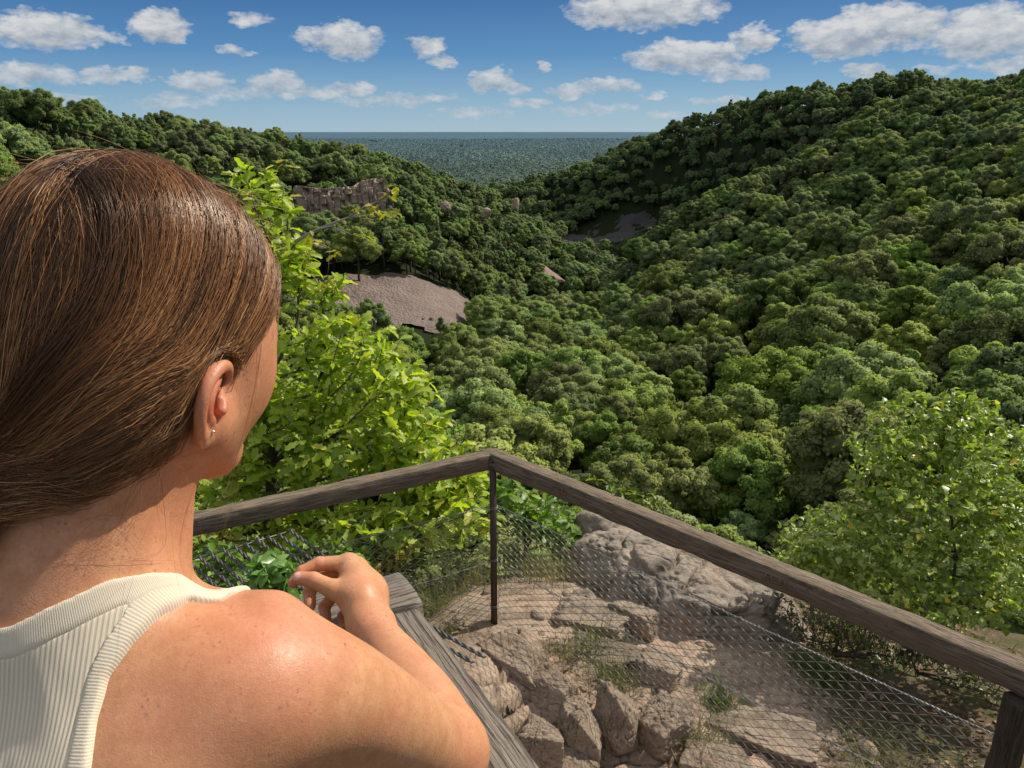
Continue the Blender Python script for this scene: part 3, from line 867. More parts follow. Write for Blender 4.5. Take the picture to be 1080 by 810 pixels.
SCREE = {  # outlines of the bare slopes with the range of distance they lie in
 'scree_slope': ([(318, 300), (345, 290), (400, 288), (435, 294), (466, 302), (490, 314), (512, 330), (504, 358), (478, 360), (445, 349), (400, 345), (350, 342), (310, 334)], 215, 300),
 'small_scree': ([(568, 279), (580, 277), (604, 297), (586, 302), (572, 294)], 380, 480),
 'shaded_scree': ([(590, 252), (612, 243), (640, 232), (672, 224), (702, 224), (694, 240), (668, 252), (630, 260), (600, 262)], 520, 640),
}

def mat_ground():
    m, nt, b = new_mat('forest_floor'); N = NT(nt); P = N.geo()
    L = N.nt.nodes.new('ShaderNodeVectorMath'); L.operation = 'LENGTH'; N.l(P, L.inputs[0]); d = L.outputs['Value']
    near = N.mix(N.noise(P, .35, 4), (.014, .022, .008), (.026, .034, .013))
    # the plain: patches of forest, fields far out, distance haze mixed into the base colour
    sc = N.mapping(P, (1, .35, 1))
    n1 = N.noise(sc, .0016, 6, .62); n2 = N.noise(sc, .012, 4, .6); v = N.voronoi(sc, .0011, out='Color')
    far = N.mix(N.ramp(n1, [(.38, 0), (.62, 1)]), (.038, .070, .036), (.066, .105, .050))
    far = N.mix(N.math('MULTIPLY', N.ramp(n2, [(.45, 0), (.6, 1)]), .45), far, (.020, .040, .030))
    fld = N.math('MULTIPLY', N.ramp(N.noise(sc, .0011, 2), [(.60, 0), (.64, 1)]), .12)
    far = N.mix(fld, far, (.13, .15, .08))
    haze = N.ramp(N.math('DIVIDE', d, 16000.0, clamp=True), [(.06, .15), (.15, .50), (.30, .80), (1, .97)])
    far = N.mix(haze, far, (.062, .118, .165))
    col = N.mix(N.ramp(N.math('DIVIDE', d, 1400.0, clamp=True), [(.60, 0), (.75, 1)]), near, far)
    N.l(col, b.inputs['Base Color']); b.inputs['Roughness'].default_value = .95; b.inputs['Specular IOR Level'].default_value = .1
    return m

def mat_scree(name, col):
    m, nt, b = new_mat(name); N = NT(nt); P = N.geo()
    v = N.voronoi(P, 1.1, out='Color'); n = N.noise(P, .12, 5, .6); h = N.voronoi(P, .9)
    c2 = tuple(x * .55 for x in col)
    base = N.mix(N.ramp(n, [(.35, 0), (.65, 1)]), col, c2)
    base = N.mix(.35, base, N.mix(N.math('MULTIPLY', N.noise(P, 1.5, 3), 1), c2, tuple(min(1, x * 1.3) for x in col)))
    N.l(base, b.inputs['Base Color']); b.inputs['Roughness'].default_value = .9
    N.l(N.bump(N.math('ADD', h, N.noise(P, 2.5, 3)), .9, .8), b.inputs['Normal'])
    return m

def build_ground():
    f = np.array([100, 150, 220, 320, 480, 700, 1000, 1500, 2300, 3500, 5500, 9000, 15000, 25000, 42000], float)
    core = np.arange(-700, 701, 6.0)
    xs = np.concatenate([-(700 + f)[::-1], core, 700 + f]); ys = np.concatenate([-(120 + f)[::-1], np.arange(-120, 1201, 6.0), 1200 + f])
    X, Y = np.meshgrid(xs, ys, indexing='ij'); Z = height(X, Y)
    rr = np.hypot(X, Y); Z = Z - np.clip(rr - 2500, 0, None) ** 2 / (8 * 6.371e6)
    n0, n1 = X.shape; i, j = np.meshgrid(np.arange(n0 - 1), np.arange(n1 - 1), indexing='ij')
    q = np.stack([i * n1 + j, (i + 1) * n1 + j, (i + 1) * n1 + j + 1, i * n1 + j + 1], -1).reshape(-1, 4)
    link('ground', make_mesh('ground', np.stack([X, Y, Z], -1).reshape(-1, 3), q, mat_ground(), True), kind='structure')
    # bare scree sheets lying on the slopes
    cols = {'scree_slope': (.27, .20, .165), 'small_scree': (.36, .235, .19), 'shaded_scree': (.085, .078, .080)}  # shaded_scree: the ridge's shade is put into its darker stone colour
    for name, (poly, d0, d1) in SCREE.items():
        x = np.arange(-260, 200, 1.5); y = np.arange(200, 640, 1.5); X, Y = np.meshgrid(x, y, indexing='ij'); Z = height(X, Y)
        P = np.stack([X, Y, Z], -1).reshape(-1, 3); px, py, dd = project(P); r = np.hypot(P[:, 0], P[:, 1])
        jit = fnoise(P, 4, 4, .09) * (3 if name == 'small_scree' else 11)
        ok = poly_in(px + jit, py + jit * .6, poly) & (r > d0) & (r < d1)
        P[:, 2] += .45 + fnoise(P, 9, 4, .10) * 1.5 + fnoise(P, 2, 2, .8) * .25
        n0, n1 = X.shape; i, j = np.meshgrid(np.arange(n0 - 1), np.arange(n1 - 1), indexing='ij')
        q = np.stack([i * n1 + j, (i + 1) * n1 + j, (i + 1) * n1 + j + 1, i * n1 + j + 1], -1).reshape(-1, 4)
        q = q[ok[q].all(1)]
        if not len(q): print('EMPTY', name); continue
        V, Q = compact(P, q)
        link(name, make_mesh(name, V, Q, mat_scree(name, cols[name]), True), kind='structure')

# ------------------------------------------------------------------ trees of the gorge
def mat_foliage(name, c0, c1, c2, trans=.25, rough=.65, haze=False):
    m, nt, b = new_mat(name); N = NT(nt)
    t = N.attr('tint'); oi = N.nt.nodes.new('ShaderNodeObjectInfo')
    col = N.ramp(t, [(0, c0), (.55, c1), (1, c2)])
    hs = N.nt.nodes.new('ShaderNodeHueSaturation'); N.l(col, hs.inputs['Color'])
    N.l(N.math('MULTIPLY_ADD', oi.outputs['Random'], .050, .478), hs.inputs['Hue'])
    N.l(N.math('MULTIPLY_ADD', N.math('FRACT', N.math('MULTIPLY', oi.outputs['Random'], 7.31)), .12 if haze else .70, .94 if haze else .66), hs.inputs['Value'])
    N.l(N.math('MULTIPLY_ADD', N.math('FRACT', N.math('MULTIPLY', oi.outputs['Random'], 3.17)), .30, .78), hs.inputs['Saturation'])
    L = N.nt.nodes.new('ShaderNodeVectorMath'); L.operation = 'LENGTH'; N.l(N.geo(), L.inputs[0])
    if haze:        # the plain: broad darker and lighter woods, blue haze of distance painted in
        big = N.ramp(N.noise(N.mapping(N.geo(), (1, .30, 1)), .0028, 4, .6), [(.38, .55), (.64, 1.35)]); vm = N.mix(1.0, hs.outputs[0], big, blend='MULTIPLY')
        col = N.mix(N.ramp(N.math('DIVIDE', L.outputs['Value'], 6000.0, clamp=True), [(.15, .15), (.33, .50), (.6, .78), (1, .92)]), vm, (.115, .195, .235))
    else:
        col = N.mix(N.ramp(N.math('DIVIDE', L.outputs['Value'], 3500.0, clamp=True), [(.03, 0), (.06, .08), (.10, .24), (.16, .38), (1, .70)]), hs.outputs[0], (.165, .225, .180))  # aerial haze painted into the leaf colour by distance
    N.l(col, b.inputs['Base Color']); b.inputs['Roughness'].default_value = rough; b.inputs['Specular IOR Level'].default_value = .12
    if trans:
        tr = N.n('ShaderNodeBsdfTranslucent'); mx = N.n('ShaderNodeMixShader'); mx.inputs[0].default_value = trans
        c = N.mix(1.0, col, (1.25, 1.35, .55), blend='MULTIPLY'); N.l(c, tr.inputs[0])
        N.l(b.outputs[0], mx.inputs[1]); N.l(tr.outputs[0], mx.inputs[2])
        N.l(mx.outputs[0], N.nt.nodes['Material Output'].inputs[0])
    return m

def leaf_quads(c, n, size, r, aspect=.7):
    """small bent leaf clumps at centres c with normals n"""
    k = len(c); a = norm(np.cross(n, r.normal(size=(k, 3)))); b = np.cross(n, a)
    s = size * r.uniform(.6, 1.35, (k, 1))
    sk = r.uniform(-.3, .3, (k, 4, 1))
    v = np.stack([c - a * s, c - b * s * aspect + n * s * .25, c + a * s, c + b * s * aspect + n * s * .18], 1)
    v = v + sk * s[:, None] * n[:, None]
    q = np.arange(k * 4).reshape(k, 4)
    return v.reshape(-1, 3), q

def crown(seed, R_, H, z0, lobes, leaves, size, cone_=0.0, flat=1.0):
    r = np.random.default_rng(seed); G = Geo()
    L = []; NR = []
    major = max(9, lobes // 4); zlo = -.55
    for i in range(major):
        u = (i + .5) / major; zc = 1 - (1 - zlo) * u; th = i * 2.39996 + r.normal(0, .45)
        rad = math.sqrt(max(0, 1 - zc * zc)) * r.uniform(.62, 1.12); w = 1 - cone_ * (zc * .5 + .5)
        c0 = np.array([math.cos(th) * rad * R_ * .66 * w, math.sin(th) * rad * R_ * .66 * w, z0 + H * .5 + zc * H * .33 * r.uniform(.8, 1.15)])
        R1 = R_ * r.uniform(.26, .44) * (1 - .45 * cone_ * (zc * .5 + .5)); out = norm(c0 - np.array([0, 0, z0 + H * .35]))
        L.append((c0, R1 * .80))
        for q in range(5):
            d = norm(out * .8 + norm(r.normal(size=3)) + np.array([0, 0, .25])); L.append((c0 + d * R1 * r.uniform(.62, 1.0), R1 * r.uniform(.30, .52)))
    per = leaves // len(L)
    for c, rl in L:
        d = norm(r.normal(size=(per, 3)) + np.array([0, 0, .35]) + norm(c - np.array([0, 0, z0 + H * .4])) * .5)
        rr = rl * (1.12 - r.random(per) ** 1.4 * .55)
        bump = 1 + .38 * fnoise(d * 1.6 + c, seed, 2, 1.6)
        p = c + d * (rr * bump)[:, None] * np.array([1, 1, .82])
        n = norm(d + r.normal(0, .42, (per, 3)) + np.array([0, 0, .25]))
        v, q = leaf_quads(p, n, size, r)
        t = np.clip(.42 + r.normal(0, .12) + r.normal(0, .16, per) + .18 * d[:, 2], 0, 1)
        G.add(v, q, np.repeat(t, 4)); NR.append(np.repeat(norm(d * .75 + n * .28 + norm(c - np.array([0, 0, z0 + H * .30])) * .45), 4, axis=0))
        v, f = ball(c, np.array([rl, rl, rl * .8]) * .78, 8, 6)
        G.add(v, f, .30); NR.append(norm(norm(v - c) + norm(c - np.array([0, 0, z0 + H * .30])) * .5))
    G.nr = np.concatenate(NR)
    return G

def trunk_geo(seed, top, rad):
    r = np.random.default_rng(seed); G = Geo()
    z = np.linspace(-.6, top, 6); p = np.c_[np.cumsum(r.normal(0, .12, 6)), np.cumsum(r.normal(0, .12, 6)), z]; p[:, :2] -= p[0, :2]
    v, f = tube(p, np.linspace(rad, rad * .45, 6), 6); G.add(v, f)
    for k in range(4):
        b = p[3 + k % 3]; d = np.array([math.cos(k * 1.7), math.sin(k * 1.7), .8])
        v, f = tube([b, b + d * 1.1, b + d * 2.1 + np.array([0, 0, .5])], [rad * .4, rad * .28, rad * .1], 5); G.add(v, f)
    return G

KINDS = [  # crown radius, height, base, lobes, leaves, leaf size, cone
 (5.0, 8.4, 3.0, 58, 20000, .145, .00), (4.2, 9.0, 2.6, 48, 17000, .14, .15), (5.6, 7.6, 3.2, 66, 22000, .15, .0), (3.6, 8.6, 2.4, 40, 15000, .135, .25),
 (4.6, 8.0, 2.6, 50, 18000, .145, .1), (2.6, 11.0, 1.6, 44, 14000, .13, .75)]
def mat_bark():
    m, nt, b = new_mat('bark'); N = NT(nt); P = N.coord('Object')
    N.l(N.mix(N.noise(N.mapping(P, (6, 6, 1)), 2, 4), (.035, .028, .020), (.10, .085, .065)), b.inputs['Base Color']); b.inputs['Roughness'].default_value = .9
    return m

def in_poly_any(P, grow=3.0):
    px, py, d = project(P); r = np.hypot(P[:, 0], P[:, 1]); m = np.zeros(len(P), bool)
    for poly, d0, d1 in SCREE.values():
        c = np.mean(poly, axis=0); q = [(c[0] + (x - c[0]) * 1.0, c[1] + (y - c[1]) * 1.0) for x, y in poly]
        m |= poly_in(px, py, q) & (r > d0) & (r < d1)
    return m

CLIFF_POLY = [(306, 192), (425, 190), (428, 228), (306, 230)]

def instancer(name, pts, idx, scl, rot, coll, kind_label):
    """one 'stuff' object: a cloud of points carrying trees through geometry nodes"""
    me = bpy.data.meshes.new(name); me.vertices.add(len(pts)); me.vertices.foreach_set('co', np.asarray(pts, np.float32).ravel())
    for k, v, t in (('pick', idx, 'INT'), ('size', scl, 'FLOAT'), ('turn', rot, 'FLOAT')):
        a = me.attributes.new(k, t, 'POINT'); a.data.foreach_set('value', np.asarray(v, np.int32 if t == 'INT' else np.float32))
    o = link(name, me, None, kind_label[0], kind_label[1], kind='stuff')
    ng = bpy.data.node_groups.new(name + '_nodes', 'GeometryNodeTree')
    ng.interface.new_socket('Geometry', in_out='INPUT', socket_type='NodeSocketGeometry'); ng.interface.new_socket('Geometry', in_out='OUTPUT', socket_type='NodeSocketGeometry')
    n = ng.nodes.new; gi, go = n('NodeGroupInput'), n('NodeGroupOutput')
    ci = n('GeometryNodeCollectionInfo'); ci.inputs['Collection'].default_value = coll; ci.inputs['Separate Children'].default_value = True; ci.inputs['Reset Children'].default_value = True
    iop = n('GeometryNodeInstanceOnPoints'); iop.inputs['Pick Instance'].default_value = True
    def na(nm, ty):
        a = n('GeometryNodeInputNamedAttribute'); a.data_type = ty; a.inputs[0].default_value = nm; return a.outputs[0]
    cx = n('ShaderNodeCombineXYZ'); L = ng.links.new
    L(gi.outputs[0], iop.inputs['Points']); L(ci.outputs[0], iop.inputs['Instance']); L(na('pick', 'INT'), iop.inputs['Instance Index'])
    L(na('turn', 'FLOAT'), cx.inputs[2]); L(cx.outputs[0], iop.inputs['Rotation']); L(na('size', 'FLOAT'), iop.inputs['Scale']); L(iop.outputs[0], go.inputs[0])
    md = o.modifiers.new('scatter', 'NODES'); md.node_group = ng
    return o

def tree_label(px, py, d, k, i):
    shade = ['broad-crowned', 'rounded', 'wide spreading', 'slender', 'dense-crowned', 'tall pointed'][k]
    if px < 600 and py < 300 and d > 290: where = 'on the left hillside among the trees below the plateau'
    elif px < 560 and d > 160: where = 'at the foot of the left slope by the scree'
    elif d > 300: where = 'high on the far right-hand slope'
    elif d > 180: where = 'half way up the right-hand slope'
    elif d > 100: where = 'on the floor of the gorge among other crowns'
    else: where = 'on the steep bank just below the railing'
    return f'{shade} dark green tree {where}', where

def build_forest():
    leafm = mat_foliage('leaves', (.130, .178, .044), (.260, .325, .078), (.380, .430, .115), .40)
    bark = mat_bark(); r = np.random.default_rng(5)
    crowns, trunks = [], []
    src = bpy.data.collections.new('tree_sources')
    for i, (R_, H, z0, lo, lv, sz, cn) in enumerate(KINDS):
        G = crown(20 + i, R_, H, z0, lo, lv, sz, cn); T = trunk_geo(40 + i, z0 + H * .6, .28)
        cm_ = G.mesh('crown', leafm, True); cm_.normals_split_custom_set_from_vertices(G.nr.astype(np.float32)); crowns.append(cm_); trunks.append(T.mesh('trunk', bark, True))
        # one joined mesh for the mass of trees
        W = Geo(); vs = np.concatenate(G.v); W.v = [vs, np.concatenate(T.v)]; n0 = len(vs)
        faces = [np.concatenate(q) for q in G.f.values()] + [np.concatenate(q) + n0 for q in T.f.values()]
        fm = np.concatenate([np.zeros(sum(len(q) for q in [np.concatenate(z) for z in G.f.values()]), int), np.ones(sum(len(np.concatenate(z)) for z in T.f.values()), int)])
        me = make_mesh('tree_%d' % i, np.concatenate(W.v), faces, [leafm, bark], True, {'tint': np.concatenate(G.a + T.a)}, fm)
        tv = np.concatenate(T.v); me.normals_split_custom_set_from_vertices(np.concatenate([G.nr, norm(tv * [1, 1, 0] + 1e-6)]).astype(np.float32))
        src.objects.link(bpy.data.objects.new('tree_source_%d' % i, me))
    # where the trees stand
    P = []
    for x0, x1, y0, y1, st in ((-460, 460, 24, 90, 7.4), (-460, 460, 90, 230, 9.8), (-560, 560, 230, 520, 7.4), (-420, 560, 520, 900, 7.8)):
        gx, gy = np.meshgrid(np.arange(x0, x1, st), np.arange(y0, y1, st * .9), indexing='ij')
        gx = gx + (np.arange(gx.shape[1]) % 2)[None] * st / 2
        q = np.stack([gx.ravel(), gy.ravel()], -1) + r.uniform(-.36, .36, (gx.size, 2)) * st; P.append(q)
    P = np.concatenate(P); P = np.c_[P, height(P[:, 0], P[:, 1])]
    az = np.degrees(np.arctan2(P[:, 0], P[:, 1])); rad = np.hypot(P[:, 0], P[:, 1])
    ok = (np.abs(az) < 41) & (rad > 46) & (~in_poly_any(P) | (r.random(len(P)) < .16))
    px, py, dep = project(P + np.array([0, 0, 5.0]))
    ok &= ~(poly_in(px, py, CLIFF_POLY) & (rad > 318) & (rad < 352))
    lone = ok & (fnoise(P * [1, 1, 0], 40, 2, .055) > .34) & (rad < 330)
    for nm_, (poly, d0, d1) in SCREE.items():                # little stands in front of the bare slopes
        g_ = 1.03 if nm_ == 'scree_slope' else 1.0; c_ = np.mean(poly, axis=0); poly = [(c_[0] + (x - c_[0]) * g_, c_[1] + (y - c_[1]) * g_) for x, y in poly]
        for hgt in ((5.0, 8.0) if g_ > 1 else ((3.0, 7.0, 11.0) if nm_ == 'small_scree' else (5.0,))):
            qx, qy, _ = project(P + np.array([0, 0, hgt])); ok &= ~(poly_in(qx, qy, poly) & (rad > d0 - 75) & (rad < d1)) | lone
    for hgt in (3, 7, 10):
        qx, qy, _ = project(P + np.array([0, 0, hgt])); ok &= ~(poly_in(qx, qy, [(318, 204), (420, 200), (424, 222), (318, 224)]) & (rad > 270) & (rad < 352))
    qx, qy, _ = project(P + np.array([0, 0, 8.0])); ok &= ~(poly_in(qx, qy, [(742, 398), (800, 388), (812, 420), (775, 440), (762, 470), (728, 482), (735, 440)]) & (rad > 85) & (rad < 200))   # a dark cleft
    P, az, rad = P[ok], az[ok], rad[ok]
    n = len(P); scl = np.clip(np.exp(r.normal(.0, .22, n)), .6, 1.6) * np.where(rad < 80, .95, np.where(rad > 340, .98, np.where(rad < 240, 1.36, 1.18))); rot = r.uniform(0, 6.28, n)
    kind = r.choice(6, n, p=[.24, .18, .20, .14, .18, .06])
    left = (P[:, 0] < 10) & (rad > 270) & (rad < 520); kind = np.where(left & (r.random(n) < .30), 5, kind)
    # keep what can show: running skyline per bearing, nearest first
    top = (P[:, 2] + 11.5 * scl) / rad; order = np.argsort(rad); sky = np.full(400, -9.0); keep = np.zeros(n, bool)
    for i in order:
        b0 = int((az[i] + 50) * 4); w = max(0, int(math.degrees(3.0 / rad[i]) * 4)); sl = slice(max(0, b0 - w), b0 + w + 1)
        m = sky[sl].min()
        if top[i] > m - 16.0 / rad[i]: keep[i] = True
        lim = (P[i, 2] + 6.5 * scl[i]) / rad[i]; sky[sl] = np.maximum(sky[sl], lim)
    P, rad, scl, rot, kind, az = P[keep], rad[keep], scl[keep], rot[keep], kind[keep], az[keep]
    px, py, dep = project(P + np.array([0, 0, 7.0]))
    show = (px > 470) & (px < 1075) & (py > 60) & (py < 520) & ~((px > 880) & (py > 430)) & ~((py > 470 + (px - 520) * .45))
    show |= (px > 330) & (px <= 500) & (py > 140) & (py < 290)
    cand = np.argsort(np.where(show, rad / scl, 1e9))[:290]
    ind = np.zeros(len(P), bool); ind[cand] = True
    for i in cand:
        k = int(kind[i]); lab, where = tree_label(px[i], py[i], rad[i], k, i)
        o = thing('tree', lab, 'tree', tuple(P[i]), lab.replace('tree', 'trees', 1))
        o.rotation_euler = (0, 0, float(rot[i])); o.scale = (float(scl[i]),) * 3
        for nm, me in (('crown', crowns[k]), ('trunk', trunks[k])):
            c = bpy.data.objects.new(nm, me); COL.objects.link(c); c.parent = o
    rest = ~ind
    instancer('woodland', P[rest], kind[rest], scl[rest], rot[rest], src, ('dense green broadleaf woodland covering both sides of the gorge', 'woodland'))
    print('trees', len(P), 'individual', ind.sum())
    # groves on the plain
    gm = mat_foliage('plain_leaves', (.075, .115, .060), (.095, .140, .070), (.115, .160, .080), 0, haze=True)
    psrc = bpy.data.collections.new('grove_sources')
    for s in range(4):
        q = np.random.default_rng(90 + s); G = Geo(); nr = []
        th_ = np.linspace(0, 2 * np.pi, 12, endpoint=False); G.add(np.c_[25 * np.cos(th_), 25 * np.sin(th_), np.full(12, 5.7)], np.arange(12)[None], .45); nr.append(np.tile([[0, 0, 1.0]], (12, 1)))
        for k in range(26):
            c = np.array([q.uniform(-22, 22), q.uniform(-22, 22), q.uniform(4, 7)]); rr = q.uniform(4, 6.5)
            d = norm(q.normal(size=(70, 3)) + np.array([0, 0, .8])); v, f = leaf_quads(c + d * [rr, rr, rr * .6], norm(d + q.normal(0, .3, (70, 3)) + np.array([0, 0, 1.5])), 1.1, q)
            G.add(v, f, np.repeat(np.clip(q.normal(.5, .12, 70), 0, 1), 4)); v, f = ball(c, np.array([rr, rr, rr * .52]) * 1.08, 8, 6); G.add(v, f, .5); nr += [norm(d + np.array([0, 0, 1.3])).repeat(4, axis=0), norm(norm(v - c) + np.array([0, 0, 1.3]))]
        gme = G.mesh('grove', gm, True); gme.normals_split_custom_set_from_vertices(np.concatenate(nr).astype(np.float32)); psrc.objects.link(bpy.data.objects.new('grove_source_%d' % s, gme))
    pts = []
    y = 880.0
    while y < 6500:
        st = 30 * (1 + max(0, y - 1400) / 1800); x = np.arange(-.42 * y, .32 * y, st); pts.append(np.c_[x + r.uniform(-.45, .45, len(x)) * st, np.full(len(x), y) + r.uniform(-.45, .45, len(x)) * st]); y += st
    pts = np.concatenate(pts)
    clear = fnoise(np.c_[pts / [1, 2.2], np.zeros(len(pts))], 8, 3, .0026) > .62
    pts = pts[~clear]; z = height(pts[:, 0], pts[:, 1]) - np.clip(np.hypot(*pts.T) - 2500, 0, None) ** 2 / (8 * 6.371e6)
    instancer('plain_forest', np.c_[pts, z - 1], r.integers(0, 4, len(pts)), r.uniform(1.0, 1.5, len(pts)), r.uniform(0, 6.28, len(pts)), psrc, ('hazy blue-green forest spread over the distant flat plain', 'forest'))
# ----------------------------------------------------------------------------
# the lookout: rock, boulders, railings, netting
# ----------------------------------------------------------------------------
def tps(P, Z, S=1.0, reg=.0005):
    P = np.array(P, float) / S; Z = np.array(Z, float); n = len(P)
    k = lambda r2: np.where(r2 > 0, r2 * np.log(np.maximum(r2, 1e-12)), 0)
    A = np.zeros((n + 3, n + 3)); A[:n, :n] = k(((P[:, None] - P[None]) ** 2).sum(-1)) + np.eye(n) * reg
    A[:n, n] = 1; A[:n, n + 1:] = P; A[n:, :n] = A[:n, n:].T
    w = np.linalg.solve(A, np.concatenate([Z, np.zeros(3)]))
    def h(x, y):
        sh = np.shape(x); q = np.stack([np.ravel(x), np.ravel(y)], -1) / S; out = np.empty(len(q))
        for i in range(0, len(q), 20000):
            c = q[i:i + 20000]; out[i:i + 20000] = k(((c[:, None] - P[None]) ** 2).sum(-1)) @ w[:n] + w[n] + c @ w[n + 1:]
        return out.reshape(sh)
    return h

_L = [(-.1, 3.35, -2.5), (.47, 2.64, -2.56), (.2, 2.35, -2.58), (-.35, 2.95, -2.36), (-.55, 2.5, -2.42), (-1.2, 2.2, -2.9), (1.8, 3.2, -2.76), (2.2, 2.4, -2.6), (1.2, 2.0, -2.5), (0, 1.2, -2.3), (0, 0, -2.0), (-1, 0, -2.0), (1, 0, -2.0),
      (-.85, 3.1, -2.80), (-1.4, 3.1, -3.3), (-.5, 4.2, -2.95), (.6, 4.4, -2.9), (1.6, 4.5, -3.05), (3, 4, -3.2), (0, 5.6, -3.9), (-2, 5, -4.6), (2.5, 6, -4.3), (4.2, 6, -4.7), (0, 8, -7.5), (4, 8, -7.6), (-4, 8, -8), (-4, 4, -5.0), (5, 3, -3.2), (5, 0, -2.6), (-4, 0, -2.8), (0, -3, -2.0), (5.8, 8.8, -8.5), (-5, 8.8, -9), (0, 8.8, -8.5)]
_lh = tps([p[:2] for p in _L], [p[2] for p in _L], 1.0, .002)
def near_base(x, y): return _lh(x, y)

def rockmask(x, y):
    """how bare the rock is (1) against soil and grass (0)"""
    m = np.exp(-(((x - .35) / 1.0) ** 2 + ((y - 2.75) / .95) ** 2)) * 1.6 + .8 * np.exp(-(((x - .95) / .8) ** 2 + ((y - 4.0) / .7) ** 2))
    return np.clip(m + .35 * fnoise(np.c_[np.ravel(x), np.ravel(y), np.zeros(np.size(x))], 5, 3, 2.2).reshape(np.shape(x)), 0, 1)

def near_ground(x, y):
    x = np.asarray(x, float); y = np.asarray(y, float); sh = x.shape
    p = np.c_[x.ravel(), y.ravel(), np.zeros(x.size)]
    z = _lh(x, y).ravel(); m = rockmask(x, y).ravel()
    # blocks split along two sets of joints, each block tipped and offset a little
    w = p + .20 * np.c_[fnoise(p, 1, 3, 2.4), fnoise(p, 2, 3, 2.4), np.zeros(len(p))]
    u = (w[:, 0] * .86 + w[:, 1] * .5) / .62; v = (-w[:, 0] * .5 + w[:, 1] * .86) / .47
    iu, iv = np.floor(u), np.floor(v + .5 * (np.floor(u) % 2)); fu = u - iu; fv = v + .5 * (iu % 2) - iv
    hsh = _hash(iu.astype(np.int64), iv.astype(np.int64), np.zeros(len(u), np.int64), 3); h2 = _hash(iu.astype(np.int64), iv.astype(np.int64), np.ones(len(u), np.int64), 5)
    e = np.minimum(np.minimum(fu, 1 - fu) * .62, np.minimum(fv, 1 - fv) * .47)
    crack = np.clip(1 - e / .020, 0, 1) ** 1.5
    blk = hsh * .030 + h2 * (fu - .5) * .03 + hsh * (fv - .5) * .04 - crack * (.07 + .04 * h2)
    blk = blk * np.clip((3.0 - p[:, 1]) / .7, .22, 1); crack = crack * np.clip((3.2 - p[:, 1]) / .7, .15, 1)
    u2, v2 = u * 2.7 + .6 * fnoise(p, 31, 2, 4), v * 2.3 + .6 * fnoise(p, 32, 2, 4); e2 = np.minimum(np.abs(u2 - np.round(u2)), np.abs(v2 - np.round(v2))); c2 = np.clip(1 - e2 / .07, 0, 1) * np.clip(.35 + fnoise(p, 33, 2, 1.4) * 1.4, 0, 1)
    h3 = _hash(np.round(u2 + .5).astype(np.int64), np.round(v2 + .5).astype(np.int64), np.zeros(len(u), np.int64), 9); blk = blk + h3 * .018 - c2 * .022; crack = np.maximum(crack, c2 * .8)
    rock = blk + fnoise(p, 7, 5, 6) * .022 + fnoise(p, 8, 3, 28) * .006
    soil = fnoise(p, 11, 5, 2.6) * .05 + fnoise(p, 12, 3, 14) * .012
    z = z + rock * m + soil * (1 - m)
    return z.reshape(sh), m.reshape(sh), (crack * m.ravel()).reshape(sh) if False else (crack * m).reshape(sh)

def mat_rock(name, c_hi, c_lo, c_lich=(.33, .33, .29), lich=.35, pink=None):
    m, nt, b = new_mat(name); N = NT(nt); P = N.coord('Object')
    n1 = N.noise(P, 3.2, 7, .62, .4); n2 = N.noise(P, 22, 6, .68); n3 = N.noise(P, 1.6, 4); v = N.voronoi(P, 38); fine = N.noise(P, 130, 4, .7)
    col = N.mix(N.ramp(n1, [(.32, 0), (.68, 1)]), c_lo, c_hi)
    col = N.mix(N.math('MULTIPLY', N.ramp(n2, [(.35, 1), (.52, 0)]), .6), col, tuple(x * .42 for x in c_lo))
    if pink: col = N.mix(N.ramp(n3, [(.45, 0), (.62, .75)]), col, pink)
    col = N.mix(N.math('MULTIPLY', N.ramp(N.math('ADD', N.noise(P, 7, 5, .7), N.math('MULTIPLY', v, .25)), [(.56, 0), (.64, 1)]), lich), col, c_lich)
    col = N.mix(N.math('MULTIPLY', N.ramp(fine, [(.3, 1), (.5, 0)]), .5), col, tuple(x * .5 for x in c_lo))
    N.l(col, b.inputs['Base Color']); b.inputs['Roughness'].default_value = .88; b.inputs['Specular IOR Level'].default_value = .25
    h = N.math('ADD', N.math('MULTIPLY', n2, 1.0), N.math('MULTIPLY', fine, .35))
    N.l(N.bump(h, .8, .025), b.inputs['Normal'])
    return m

